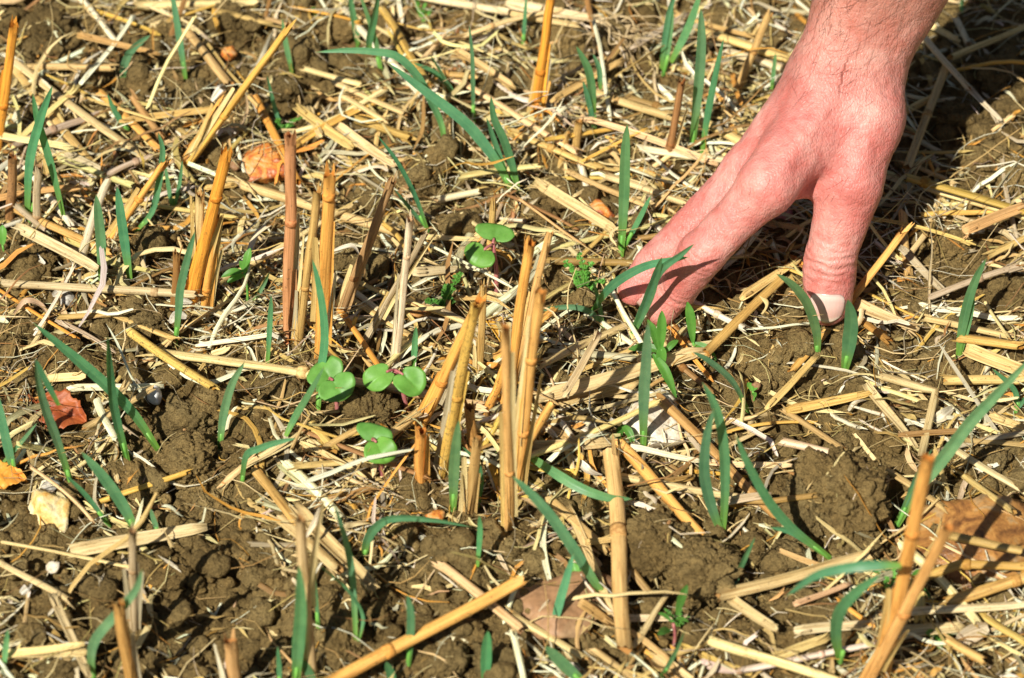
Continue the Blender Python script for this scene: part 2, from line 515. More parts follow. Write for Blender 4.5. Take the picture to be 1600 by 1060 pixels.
def clod_shape(sub, seed, lumps=1.0, rough=1.0):
    V, F = ICO[sub]
    s = seed * 7.31
    r = 1 + 0.34 * fbm(V[:, 0] * 1.2 + s, V[:, 1] * 1.2, V[:, 2] * 1.2, 3, seed)
    if sub >= 4:                                   # broken flat faces
        g = np.random.default_rng(seed + 1000); nc = 9
        i = np.arange(nc) + 0.5; ph = np.arccos(1 - 2 * i / nc); th = math.pi * (1 + 5 ** 0.5) * i + seed
        N = np.stack([np.cos(th) * np.sin(ph), np.sin(th) * np.sin(ph), np.cos(ph)], 1) + g.normal(0, 0.35, (nc, 3)); N /= np.linalg.norm(N, axis=1)[:, None]
        h = g.uniform(0.55, 1.0, nc); dots = V @ N.T
        k = np.where(dots > 0.08, h / np.maximum(dots, 0.08), 9.0).min(1)
        r = 0.25 * r + 0.75 * np.minimum(r * 1.1, k * (0.9 + 0.1 * r))
    r += lumps * 0.26 * (0.55 - worley3(V + s, 2.1, seed)) + lumps * 0.13 * (0.5 - worley3(V + s, 4.6, seed + 5))
    if sub >= 4:
        r += rough * (0.12 * (0.5 - worley3(V + s, 8.0, seed + 9)) + 0.075 * fbm(V[:, 0] * 9 + s, V[:, 1] * 9, V[:, 2] * 9, 4, seed + 3, 0.7))
    if sub >= 5:
        r += rough * 0.07 * (0.5 - worley3(V + s, 17.0, seed + 11))
        cr = np.abs(fbm(V[:, 0] * 2.4 + s, V[:, 1] * 2.4, V[:, 2] * 2.4, 3, seed + 77))
        r -= rough * 0.14 * np.exp(-(cr / 0.03) ** 2)
    if sub >= 6:
        r += rough * 0.035 * (0.5 - worley3(V + s, 34.0, seed + 12)) + 0.02 * fbm(V[:, 0] * 40 + s, V[:, 1] * 40, V[:, 2] * 40, 3, seed + 4)
    return V * r[:, None], F

# ------------------------------------------------------------------ ground sheet
def build_ground():
    nx, ny = len(GX), len(GY)
    V = np.stack([gx.ravel(), gy.ravel(), H.ravel()], 1)
    idx = np.arange(nx * ny).reshape(ny, nx)
    F = np.stack([idx[:-1, :-1].ravel(), idx[:-1, 1:].ravel(), idx[1:, 1:].ravel(), idx[1:, :-1].ravel()], 1)
    o = link('ground', raw_mesh('ground', V, F, [M_GROUND]))
    tag(o, 'crumbly brown field soil under the chopped straw', None, None, 'structure')
build_ground()

# ------------------------------------------------------------------ stones, pebbles, dead leaf
def facet_shape(sub, seed, dims, ncut=14, rough=0.025):
    V, F = ICO[sub]
    g = np.random.default_rng(seed)
    i = np.arange(ncut) + 0.5; ph = np.arccos(1 - 2 * i / ncut); th = math.pi * (1 + 5 ** 0.5) * i + seed
    N = np.stack([np.cos(th) * np.sin(ph), np.sin(th) * np.sin(ph), np.cos(ph)], 1) + g.normal(0, 0.28, (ncut, 3)); N /= np.linalg.norm(N, axis=1)[:, None]
    h = g.uniform(0.62, 0.88, ncut)
    dots = V @ N.T
    k = np.where(dots > 0.05, h / np.maximum(dots, 0.05), 9.0)
    r = np.minimum(k.min(1), 1.12)
    r *= 1 + rough * fbm(V[:, 0] * 4 + seed, V[:, 1] * 4, V[:, 2] * 4, 4, seed)
    return V * r[:, None] * np.array(dims), F
def stone_mat(name, stops, scale, rough=0.55, spec=0.35):
    t = NT(name); v = t.coord('Object')
    a = t.noise(v, scale, 5, 0.62, 0.8); b = t.noise(v, scale * 8, 4, 0.6)
    c = t.mix(1.0, t.ramp(a, stops), t.ramp(b, [(0.3, 0.72), (0.6, 1.1)]), 'MULTIPLY')
    return t.done(c, rough, t.bump(b, 0.0006, 0.7), spec)
M_FLINT_O = stone_mat('orange_flint', [(0.34, (0.66, 0.42, 0.22)), (0.47, (0.66, 0.27, 0.05)), (0.57, (0.46, 0.10, 0.03)), (0.66, (0.70, 0.46, 0.28))], 120, 0.4)
M_FLINT_W = stone_mat('cream_flint', [(0.36, (0.66, 0.33, 0.06)), (0.46, (0.80, 0.58, 0.22)), (0.56, (0.86, 0.73, 0.44)), (0.68, (0.62, 0.53, 0.30))], 75)
M_FLINT_B = stone_mat('brown_flint', [(0.36, (0.13, 0.055, 0.020)), (0.46, (0.30, 0.135, 0.038)), (0.55, (0.42, 0.205, 0.055)), (0.66, (0.40, 0.27, 0.13))], 75, 0.30)
M_STONE_R = stone_mat('rosy_stone', [(0.3, (0.22, 0.12, 0.055)), (0.5, (0.33, 0.18, 0.085)), (0.7, (0.38, 0.25, 0.13))], 45)
M_CHALK = stone_mat('chalky_stone', [(0.34, (0.42, 0.29, 0.14)), (0.45, (0.68, 0.58, 0.42)), (0.58, (0.80, 0.74, 0.60)), (0.70, (0.50, 0.44, 0.33))], 80, 0.75)
M_PEBBLE = stone_mat('white_pebble', [(0.3, (0.78, 0.76, 0.7)), (0.7, (0.85, 0.83, 0.78))], 60, 0.5)
M_GREYCHIP = stone_mat('grey_flint', [(0.3, (0.30, 0.27, 0.22)), (0.5, (0.45, 0.42, 0.36)), (0.7, (0.62, 0.6, 0.55))], 90, 0.4)
LATE = []
STONES = [  # name, px, py, width px, height ratio (z), depth ratio, seed, mat, rotz, label, category
    ('flint_stone', 412, 268, 88, 0.62, 0.75, 31, M_FLINT_O, 0.3, 'glossy orange flint with red patches beside the tall rusty stubble stalk', 'stone'),
    ('pebble', 368, 270, 20, 0.7, 0.8, 4, M_STONE_R, 0.3, 'small dull red pebble touching the left side of the orange flint', 'pebble'),
    ('pebble', 358, 95, 27, 0.8, 0.9, 5, M_FLINT_O, 1.0, 'small bright orange pebble among straw at the top left', 'pebble'),
    ('flint_stone', 934, 335, 44, 0.7, 1.0, 6, M_FLINT_O, 0.8, 'orange flint chip half covered by a straw left of the fingers', 'stone'),
    ('flint_stone', 80, 814, 74, 0.7, 0.95, 7, M_FLINT_W, 0.2, 'angular cream and orange flint lying on bare soil at lower left', 'stone'),
    ('pebble', 244, 634, 28, 0.85, 0.95, 8, M_PEBBLE, 0.2, 'round white pebble on bare soil right of the red leaf', 'pebble'),
    ('flint_stone', 1012, 664, 112, 0.42, 0.75, 9, M_CHALK, 0.1, 'chalky white stone half buried in straw behind a green blade', 'stone'),
    ('flint_stone', 1535, 862, 215, 0.27, 0.72, 10, M_FLINT_B, -0.2, 'big smooth brown flint at the right edge under straws', 'stone'),
    ('flint_stone', 872, 948, 150, 0.25, 0.62, 12, M_STONE_R, 0.15, 'flat rosy brown stone below centre with straw across it', 'stone'),
    ('flint_stone', 83, 752 + 15, 27, 0.5, 0.6, 13, M_GREYCHIP, 0.5, 'thin grey flint chip just above the cream flint', 'stone'),
    ('flint_stone', 106, 478, 30, 0.6, 0.7, 14, M_GREYCHIP, 0.9, 'small grey white flint chip on soil left of the withered straw', 'stone'),
    ('pebble', 1180, 612, 16, 0.7, 0.8, 16, M_STONE_R, 0.4, 'tiny brown pebble next to the three leaf clover sprout', 'pebble'),
    ('pebble', 85, 898, 22, 0.7, 0.9, 17, M_CHALK, 0.2, 'small whitish pebble on the soil below the cream flint', 'pebble'),
    ('flint_stone', 655, 488, 52, 0.5, 0.8, 18, M_FLINT_B, 0.4, 'ochre stone sunk in straw right of the white upright stalk', 'stone'),
    ('flint_stone', 680, 640 + 180, 30, 0.5, 0.8, 20, M_FLINT_O, 0.4, 'little orange stone peeping from straw under the arched blade', 'stone'),
]
for (nm, px, py, w, hr, dr, sd, mt, rz, lab, cat) in STONES:
    a = w / 36 * CM / 2
    V, F = facet_shape(4 if w > 40 else 3, sd, (a * 1.08, a * dr * 1.3, a * hr * 1.35), (11 if w < 140 else 9) if cat == 'stone' else 22, 0.11)
    c = on_ground(px, py)
    o = link(nm, raw_mesh(nm, V, F, [mt]), None, (c[0], c[1], c[2] + a * hr * 0.45 + (0.004 if w == 28 else 0)))
    o.rotation_euler = (R.uniform(-0.15, 0.25), R.uniform(-0.15, 0.15), rz)
    tag(o, lab, cat)
    if w <= 30: LATE.append((o, px, py, a * hr * 0.5))
    SOLID.append((px, py - 4, w * (0.46 if w != 150 else 0.34), w * dr * (0.40 if w < 120 else 0.28)))
    if w > 30: raise_top(c, a * 0.95, a * dr * 1.1, a * hr * 1.3)

def dead_leaf(name, lab, px, py, Lpx, Wpx, ang, cols, curl, tilt=0.35):
    L, W = Lpx / 36 * CM, Wpx / 36 * CM
    n, m = 22, 15
    v, uv, f = [], [], []
    for i in range(n):
        t = i / (n - 1)
        w = W * 0.5 * (math.sin(math.pi * t ** 0.8) ** 0.75 + 0.01) * (1 + 0.07 * math.sin(i * 2.6) + 0.10 * math.sin(i * 1.1 + Lpx))
        for j in range(m):
            a = j / (m - 1) * 2 - 1
            x = (t - 0.5) * L; y = a * w
            z = curl * (a * a) * W + 0.10 * L * math.sin(t * 3.0) - 0.05 * W * (1 - min(1, abs(a) * 5)) + 0.035 * W * math.sin(9 * t + 5 * a) + 0.09 * W * math.sin(4.5 * t + 2.6 * a) + 0.03 * W * math.sin(17 * t - 6 * a)
            v.append((x, y, z)); uv.append((j / (m - 1), t))
    for i in range(n - 1):
        for j in range(m - 1):
            f.append((i * m + j, i * m + j + 1, (i + 1) * m + j + 1, (i + 1) * m + j))
    t = NT(name + '_skin'); g = t.coord('Object'); u = t.node('ShaderNodeUVMap', uv_map='uv')
    sep = t.node('ShaderNodeSeparateXYZ'); t.link(u.outputs[0], sep.inputs[0])
    ab = t.math('ABSOLUTE', t.math('SUBTRACT', sep.outputs[0], 0.5))
    vein = t.math('SINE', t.math('MULTIPLY', t.math('SUBTRACT', sep.outputs[1], t.math('MULTIPLY', ab, 0.45)), 30.0))
    nz = t.noise(g, 160, 5)
    c = t.mix(1.0, t.ramp(nz, [(0.3, cols[0]), (0.7, cols[1])]), t.ramp(t.math('ADD', t.math('MULTIPLY', vein, 0.5), 0.5), [(0.0, 1.0), (0.88, 1.0), (1.0, 0.80)]), 'MULTIPLY')
    t.done(c, 0.5, t.bump(nz, 0.0012, 0.8), 0.35)
    mb = MB(); mb.add(v, f, uv)
    c = on_ground(px, py)
    o = link(name, mb.mesh(name, [t.m]), None, (c[0], c[1], c[2] + 0.003 + 0.12 * W))
    o.rotation_euler = (tilt, 0.1, ang)
    s = o.modifiers.new('thickness', 'SOLIDIFY'); s.thickness = 0.00025
    mb2 = MB(); P = resample([(-0.5 * L, 0, 0.0), (-0.2 * L, 0, 0.06 * L), (0.15 * L, 0, 0.095 * L), (0.5 * L, 0, 0.01 * L)], 10); P[:, 2] = [v[round(k / 9 * (n - 1)) * m + m // 2][2] + 0.00015 for k in range(10)]
    tube(mb2, P, np.linspace(0.0005, 0.0002, 10), 6); link('midrib', mb2.mesh('midrib', [t.m]), o)
    mb3 = MB(); tube(mb3, resample([(-0.5 * L, 0, v[m // 2][2]), (-0.62 * L, 0.03 * L, 0.02 * L), (-0.75 * L, 0.10 * L, -0.01 * L)], 6), np.linspace(0.0005, 0.0007, 6), 6); link('petiole', mb3.mesh('petiole', [t.m]), o)
    tag(o, lab, 'leaf')
SOLID += [(101, 660, 42, 26), (10, 757, 30, 16)]
dead_leaf('dead_leaf', 'curled rust red dead leaf on bare soil at the left', 101, 660, 86, 62, -0.4, ((0.22, 0.040, 0.012), (0.42, 0.115, 0.030)), 0.16)
dead_leaf('dead_leaf', 'flat orange dead leaf cut by the left edge', 8, 757, 70, 46, -0.1, ((0.68, 0.25, 0.03), (0.80, 0.38, 0.06)), 0.05, 0.25)

# ------------------------------------------------------------------ soil clods
CLODS = [  # px, py, width px, height px, label
    (75, 55, 98, 80, 'big rough clod in the top left corner'),
    (366, 42, 88, 66, 'dark clod at the top edge under the blade tip'),
    (228, 130, 52, 44, 'round clod between the twisted blade and the upper straws'),
    (308, 140, 52, 46, 'small clod left of the broken leaning stalk'),
    (130, 130, 58, 44, 'half hidden clod below the big corner clod'),
    (48, 418, 84, 62, 'rounded clod at the left edge with a straw above'),
    (575, 655, 80, 78, 'grey brown clod under the two pairs of round seed leaves'),
    (296, 660, 92, 60, 'clod right of the white pebble'),
    (335, 640, 70, 60, 'clod beside the short lone blade left of centre'),
    (295, 725, 92, 74, 'cracked clod at the middle of the bare lower left patch'),
    (225, 760, 74, 60, 'clod just right of the leaning blade base at lower left'),
    (175, 695, 40, 30, 'little clod between the red leaf and the tall blade'),
    (1312, 775, 132, 120, 'largest brown clod at the right below the thumb'),
    (1262, 800, 70, 90, 'steep dark clod on the left flank of the largest clod'),
    (1335, 838, 80, 60, 'clod in front of the largest right clod'),
    (1025, 858, 104, 96, 'big pitted clod right of the flat upright straw at bottom centre'),
    (1100, 893, 100, 84, 'broad clod beside the pitted clod at bottom centre'),
    (1175, 880, 46, 44, 'dark clod behind the small upright blade at lower right'),
    (1232, 880, 62, 50, 'clod above the long pale straw at lower right'),
    (1385, 548, 44, 44, 'pale squarish clod right of the folded blade by the thumb'),
    (1468, 545, 60, 52, 'clod left of the twin blades at the right'),
    (1487, 575, 42, 32, 'small rounded clod in front of the twin blades at the right'),
    (1340, 480 + 110, 34, 28, 'little clod below the folded blade by the thumb'),
    (1218, 548, 44, 38, 'clod on the soil just left below the thumb nail'),
    (1240, 460 + 20, 40, 36, 'shaded clod touching the left of the thumb'),
    (598, 960, 48, 62, 'upright lumpy clod at the bottom left of the long orange straw'),
    (538, 950 + 60, 66, 86, 'tall clod in shade at the bottom beside the paired blades'),
    (700, 870, 68, 66, 'clod above the crossed straws at bottom centre'),
    (735, 885, 52, 60, 'clod behind the small green blade at bottom centre'),
    (728, 992, 58, 56, 'clod under the right half of the long orange straw'),
    (700, 1030, 56, 60, 'round clod at the bottom edge below the long orange straw'),
    (785, 1048, 90, 60, 'wide clod cut by the bottom edge right of the lone blade'),
    (867, 305, 68, 50, 'dark clod left of the orange flint chip'),
    (705, 352, 66, 46, 'sandy clod above the upper round leaved seedling'),
    (690, 248, 56, 60, 'clod at the foot of the bent blade at top centre'),
    (665, 275, 48, 56, 'furrowed clod below the long drooping blade'),
    (478, 92, 66, 62, 'crumbly clod under the arching blade tip at the top'),
    (535, 45, 60, 50, 'clod behind the first top centre blade'),
    (440, 140, 54, 42, 'dark clod near the small feathery weed at the upper left'),
    (885, 55, 58, 56, 'clod right of the split orange stalk at the top'),
    (770, 95 + 35, 46, 56, 'clod just right of the thin upright blade at the top'),
    (790, 210, 40, 36, 'little clod by the paired narrow blades at top centre'),
    (1465, 45, 56, 44, 'sunlit clod right of the wrist at the top'),
    (1500, 190, 86, 62, 'dark clod in the shadow of the arm'),
    (1580, 280, 62, 64, 'sunlit clod at the right edge beyond the arm shadow'),
    (1570, 130, 100, 80, 'large dark clod at the right edge in shade'),
    (1490, 385, 70, 46, 'clod under the pale slanting straw at the right'),
    (1440, 480, 44, 34, 'small clod right of the hollow leaning stalk'),
    (235, 500, 72, 56, 'clod under the bent straw left of the orange stalks'),
    (160, 505, 50, 40, 'clod at the middle of the left side beneath a straw'),
    (240, 385, 48, 56, 'crumbly clod between the wide blades and the orange stalks'),
    (530, 400, 56, 60, 'clod between the rusty stalks at centre left'),
    (580, 420, 66, 50, 'broken clod under the leaning brown stalk'),
    (1150, 945, 52, 46, 'pale clod at the foot of the small blade at lower right'),
    (1290, 960, 60, 50, 'clod left of the hanging folded blade at lower right'),
    (1245, 1010, 54, 44, 'clod at the bottom right of centre under chaff'),
    (205, 975, 60, 50, 'dull clod behind the curved blade at the bottom left'),
    (150, 920, 64, 56, 'clod above the curved blade at the bottom left'),
    (60, 1000, 60, 46, 'clod in the bottom left corner'),
    (100, 1040, 70, 50, 'clod at the bottom edge left of the curved blade'),
    (335, 880, 54, 46, 'knobbly clod right of the flat pale straw end'),
    (390, 900, 40, 34, 'little knobbly clod on the bare soil at bottom left'),
    (270, 900, 56, 36, 'low clod below the flat pale straw'),
    (415, 955, 48, 44, 'clod left of the wide bottom blade'),
    (425, 1020, 50, 44, 'clod at the bottom edge left of the wide blade'),
    (20, 545, 42, 38, 'crumb sized clod at the left edge above the tall left blade'),
    (45, 605, 46, 40, 'clod above the red leaf'),
    (40, 690, 58, 52, 'clod left of the red leaf foot'),
    (150, 760, 40, 34, 'small clod above the leaning blade tip at lower left'),
    (915, 355 + 20, 40, 34, 'clod below the orange flint chip'),
    (905, 470, 46, 44, 'clod beside the ferny weed near the fingertips'),
    (860, 590, 44, 40, 'dark clod behind the paired tall stalks'),
    (1080, 590, 28, 26, 'round little clod right of the lance leaved sprout'),
    (1170, 560, 40, 34, 'clod by the clover sprout near the thumb'),
    (1290, 640 + 20, 34, 26, 'pale little clod above the largest right clod'),
    (1375, 655, 30, 26, 'clod in the gravelly gap above the largest right clod'),
    (1395, 690, 34, 28, 'second crumb of the gravelly gap right of the largest clod'),
    (1545, 720, 56, 46, 'clod beneath the long blade at the right edge'),
    (1560, 690 - 60, 46, 34, 'clod at the right edge above the long blade'),
    (1500, 640 + 10, 40, 30, 'clod under the big slanting blade at the right'),
    (450, 610, 60, 60, 'shadowed clod behind the upper left round leaved seedling'),
    (425, 590, 50, 50, 'dark clod under the long pale straw at left of centre'),
]
clod_mb_shapes = {6: [raw_mesh('soil_clod', *clod_shape(6, 360 + k, 1.9, 1.3), [M_CLOD]) for k in range(7)],
                  5: [raw_mesh('soil_clod', *clod_shape(5, 300 + k), [M_CLOD]) for k in range(10)],
                  4: [raw_mesh('soil_clod', *clod_shape(4, 400 + k), [M_CLOD]) for k in range(12)]}
for k, (px, py, w, h, lab) in enumerate(CLODS):
    a = w / 36 * CM / 2 / 0.96
    # picture height of an ellipsoid seen from PITCH: sqrt((ry sin)^2 + (rz cos)^2)
    b = h / 36 * CM / 2 / 0.96
    c = on_ground(px, py + 0.12 * h)
    sub = 6 if w > 68 else (5 if w > 44 else 4)
    o = link('soil_clod', clod_mb_shapes[sub][k % len(clod_mb_shapes[sub])], None, (c[0], c[1], c[2] + 0.28 * b))
    o.scale = (a, b * R.uniform(1.0, 1.15), b * R.uniform(0.85, 1.05))
    o.rotation_euler = (R.uniform(-0.3, 0.3), R.uniform(-0.3, 0.3), R.uniform(-0.35, 0.35) + R.choice([0, math.pi]))
    tag(o, lab, 'clod', 'lumps of soil on the ground')
    raise_top(c, a * 0.95, b * 0.95, 0.9 * b)

for o, px, py, h in LATE:                          # small stones rest on whatever clod is there
    p = on_ground(px, py, 0, True); o.location = (p[0], p[1], p[2] + h + (0.005 if abs(px - 244) < 1 else 0.003))
# crumbs: nobody could count them
def crumbs(name, n, lo, hi, sub, seeds, lab):
    g = np.random.default_rng(seeds)
    shapes = [clod_shape(sub, 700 + seeds * 10 + k, 1.1)[0] for k in range(8)]
    F = ICO[sub][1]
    P = np.stack([g.uniform(-0.31, 0.31, 9 * n), g.uniform(-0.23, 0.29, 9 * n)], 1)
    P3 = np.column_stack([P, np.zeros(len(P))])
    keep = g.random(len(P)) < 0.12 + 0.88 * bare(P3)
    keep &= ~clear(P3)
    P = P[keep][:n]
    n = len(P)
    r = (lo + (hi - lo) * g.random(n) ** 2.2) / 2
    z = ground_h(P[:, 0], P[:, 1], TOP) + r * 0.35
    V = np.empty((n, len(shapes[0]), 3))
    for i in range(n):
        a = g.uniform(0, 6.28); c, s = math.cos(a), math.sin(a)
        S = shapes[i % 8] * r[i] * np.array([g.uniform(0.85, 1.25), g.uniform(0.85, 1.25), g.uniform(0.7, 1.0)])
        V[i, :, 0] = S[:, 0] * c - S[:, 1] * s + P[i, 0]; V[i, :, 1] = S[:, 0] * s + S[:, 1] * c + P[i, 1]; V[i, :, 2] = S[:, 2] + z[i]
    FF = (F[None] + (np.arange(n) * len(shapes[0]))[:, None, None]).reshape(-1, 3)
    o = link(name, raw_mesh(name, V.reshape(-1, 3), FF, [M_CLOD]))
    tag(o, lab, None, None, 'stuff')
crumbs('soil_crumbs', 4000, 0.0014, 0.0048, 2, 1, 'fine crumbs of dry brown soil scattered everywhere')
crumbs('soil_crumbs', 900, 0.0046, 0.0115, 3, 2, 'coarser lumps of dry soil lying between the straws')

# ------------------------------------------------------------------ litter of chopped straw (uncountable)
PALE, WHITE, TAN, ORANGE, BROWN, GREY, YELLOW = (0.77, 0.605, 0.28), (0.87, 0.79, 0.55), (0.61, 0.42, 0.145), (0.70, 0.345, 0.06), (0.36, 0.19, 0.06), (0.50, 0.42, 0.26), (0.72, 0.46, 0.10)
PAL = np.array([PALE, WHITE, TAN, ORANGE, BROWN, GREY, YELLOW])
PALN = ['pale', 'white', 'tan', 'orange', 'brown', 'grey', 'yellow']
def rand_angle(g, n):
    u = g.random(n)
    return np.where(u < 0.5, g.normal(-0.55, 0.5, n), np.where(u < 0.72, g.normal(0.65, 0.45, n), g.uniform(0, math.pi, n)))
def litter(name, n, Lr, Rr, kind, seed, lab, segs=5, follow=0.35, lift=0.003, bend=0.1, weights=(.32, .24, .15, .06, .08, .12, .03), tiltp=0.12, avoid=0.97, outer=False):
    g = np.random.default_rng(seed)
    P = np.stack([g.uniform(-0.40, 0.40, 3 * n), g.uniform(-0.30, 0.40, 3 * n)], 1)
    if outer:                                                  # the same field beyond the frame
        P = np.stack([g.uniform(-0.66, 0.66, 4 * n), g.uniform(-0.52, 0.68, 4 * n)], 1)
        P = P[(np.abs(P[:, 0]) > 0.385) | (P[:, 1] < -0.285) | (P[:, 1] > 0.385)]
    b = bare(np.column_stack([P, np.zeros(len(P))]))
    clump = 0.5 + 0.5 * vnoise(P[:, 0] * 28, P[:, 1] * 28, P[:, 0] * 0, seed)
    keep = g.random(len(P)) < (1 - avoid * b) * np.clip(0.10 + 1.15 * clump, 0, 1)
    keep &= ~(clear(np.column_stack([P, np.zeros(len(P))])) & (g.random(len(P)) < 0.88))
    P = P[keep][:n]; n = len(P)
    L = Lr[0] + (Lr[1] - Lr[0]) * g.random(n) ** 1.8
    rad = Rr[0] + (Rr[1] - Rr[0]) * g.random(n) ** 1.5
    th = rand_angle(g, n)
    t = np.linspace(-0.5, 0.5, segs + 1)
    d = np.stack([np.cos(th), np.sin(th)], 1); q = np.stack([-np.sin(th), np.cos(th)], 1)
    bd = g.normal(0, bend, n); b3 = g.normal(0, bend * 0.8, n)
    side = (bd[:, None] * (t ** 2 - 0.12)[None] * 2 + b3[:, None] * (t ** 3)[None] * 3) * L[:, None]
    X = P[:, None, 0] + d[:, None, 0] * t * L[:, None] + q[:, None, 0] * side
    Y = P[:, None, 1] + d[:, None, 1] * t * L[:, None] + q[:, None, 1] * side
    Hs = ground_h(X, Y, TOP)
    A = np.stack([np.ones_like(t), t], 1); coef = Hs @ np.linalg.pinv(A).T
    line = coef @ A.T
    over = np.maximum((Hs - line).max(1), 0)
    Z = (1 - follow) * (line + 0.55 * over[:, None]) + follow * (Hs + 0.0006)
    tilt = np.where(g.random(n) < tiltp, g.uniform(0.15, 0.7, n), g.normal(0, 0.04, n))
    Z += rad[:, None] * 0.8 + g.exponential(lift, n)[:, None] * 0.8 + (t + 0.5) * (tilt * L)[:, None] + (g.normal(0, bend * 0.5, n) * L)[:, None] * (0.25 - t ** 2) * 1.5
    S = np.stack([X, Y, Z], 2)                                  # n, segs+1, 3
    T = np.gradient(S, axis=1); T /= np.linalg.norm(T, axis=2)[..., None] + 1e-12
    up = np.array([0, 0, 1.0]); B = np.cross(T, up); B /= np.linalg.norm(B, axis=2)[..., None] + 1e-12; N = np.cross(B, T)
    roll = g.normal(0, 0.5, n)[:, None] + g.normal(0, 0.9 if kind == 'ribbon' else 0, n)[:, None] * t
    Br = B * np.cos(roll)[..., None] + N * np.sin(roll)[..., None]; Nr = N * np.cos(roll)[..., None] - B * np.sin(roll)[..., None]
    if kind == 'ribbon':
        m = 4; a = np.linspace(-1, 1, m); cam_ = g.uniform(-0.5, 0.9, n)
        ou = a[None, None] * rad[:, None, None]; ov = (cam_[:, None, None] * (0.6 - a * a)[None, None]) * rad[:, None, None]
        taper = np.ones((n, segs + 1)); taper[:, -1] = g.uniform(0.15, 1.0, n); taper[:, 0] = g.uniform(0.3, 1.0, n)
        closed = False
    else:
        m = 3 if kind == 'fibre' else 8
        a = np.linspace(0, 2 * math.pi, m, endpoint=False)
        flat = g.uniform(0.55, 1.0, n)
        ou = np.cos(a)[None, None] * rad[:, None, None]; ov = np.sin(a)[None, None] * (rad * flat)[:, None, None]
        taper = np.ones((n, segs + 1))
        if kind == 'fibre': taper[:, -1] = 0.3
        closed = True
    V = S[:, :, None] + Br[:, :, None] * (ou * taper[:, :, None])[..., None] + Nr[:, :, None] * (ov * taper[:, :, None])[..., None]
    if kind != 'fibre':                                        # torn ends
        V[:, 0] -= T[:, 0, None] * (g.exponential(0.0009, (n, m)))[..., None]; V[:, -1] += T[:, -1, None] * (g.exponential(0.0012, (n, m)))[..., None]
    mm = m if closed else m - 1
    i, j = np.meshgrid(np.arange(segs), np.arange(mm), indexing='ij'); i, j = i.ravel(), j.ravel(); k = (j + 1) % m
    Fq = np.stack([i * m + j, i * m + k, (i + 1) * m + k, (i + 1) * m + j], 1)
    F = (Fq[None] + (np.arange(n) * (segs + 1) * m)[:, None, None]).reshape(-1, 4)
    me = raw_mesh(name, V.reshape(-1, 3), F, [M_LITTER])
    u = np.abs(np.linspace(-1, 1, m)) if closed else np.linspace(0, 1, m)
    U = np.broadcast_to(u[None, None], (n, segs + 1, m)) + g.random(n)[:, None, None] * 9
    Vv = np.broadcast_to(((t + 0.5)[None] * L[:, None])[..., None], (n, segs + 1, m)) + g.random(n)[:, None, None] * 5
    uv = np.stack([U.ravel(), Vv.ravel()], 1).astype(np.float32)
    lay = me.uv_layers.new(name='uv'); lv = np.empty(len(me.loops), dtype=np.int32); me.loops.foreach_get('vertex_index', lv)
    lay.data.foreach_set('uv', uv[lv].ravel())
    w = np.array(weights); ci = g.choice(len(PAL), n, p=w / w.sum())
    col = PAL[ci] * g.uniform(0.72, 1.15, n)[:, None] * (1 + g.normal(0, 0.05, (n, 3)))
    col = np.clip(np.concatenate([col, np.ones((n, 1))], 1), 0.02, 0.86)
    ca = me.color_attributes.new('tint', 'FLOAT_COLOR', 'POINT')
    ca.data.foreach_set('color', np.repeat(col, (segs + 1) * m, axis=0).astype(np.float32).ravel())
    o = link(name, me)
    return tag(o, lab, None, None, 'stuff')
litter('straw_litter', 1300, (0.008, 0.045), (0.0004, 0.0014), 'tube', 1, 'short chopped straw stems strewn over the soil', 4, 0.15, 0.003, 0.06)
litter('straw_litter', 8200, (0.005, 0.050), (0.00025, 0.00135), 'ribbon', 2, 'split and flattened straw shreds strewn over the soil', 6, 0.4, 0.003, 0.26)
litter('straw_fibres', 12500, (0.005, 0.046), (0.00015, 0.00042), 'fibre', 3, 'fine dry straw fibres and rootlets over the soil', 5, 0.45, 0.003, 0.35, (.34, .2, .16, .06, .1, .14, 0), 0.2, 0.82)
litter('chaff', 12000, (0.002, 0.009), (0.0003, 0.0011), 'ribbon', 4, 'small flakes of chaff lying on the soil', 2, 0.6, 0.0014, 0.2, (.34, .22, .14, .08, .08, .14, 0), 0.25, 0.72)
litter('straw_litter', 7000, (0.006, 0.055), (0.0004, 0.0017), 'ribbon', 5, 'straw shreds over the rest of the field', 5, 0.4, 0.003, 0.22, outer=True)
litter('straw_fibres', 5000, (0.008, 0.045), (0.0002, 0.00050), 'fibre', 6, 'fine straw fibres over the rest of the field', 5, 0.45, 0.003, 0.35, outer=True)

# ------------------------------------------------------------------ the hand and forearm (one continuous surface)
def hp(px, py, z): return at_z(px, py, z * CM) * 100.0        # in cm
W_ = dict(
    tipI=hp(1033, 484, 0.75), dipI=hp(1057, 452, 1.8), pipI=hp(1096, 397, 4.0), mcpI=hp(1199, 290, 7.0),
    tipM=hp(990, 453, 0.7), dipM=hp(1022, 414, 1.55), pipM=hp(1080, 360, 3.1), mcpM=hp(1172, 268, 5.4),
    tipT=hp(1293, 476, 0.95), ipT=hp(1298, 402, 3.0), mcpT=hp(1328, 290, 5.9), cmcT=hp(1350, 185, 8.0),
    wrL=hp(1300, 112, 9.3), wrR=hp(1346, 120, 9.0), faL=hp(1350, -8, 12.2), faR=hp(1396, -2, 11.8),
    elL=hp(1452, -215, 18.5), elR=hp(1510, -200, 17.8), endL=hp(1580, -450, 26.0), endR=hp(1660, -430, 25.4))
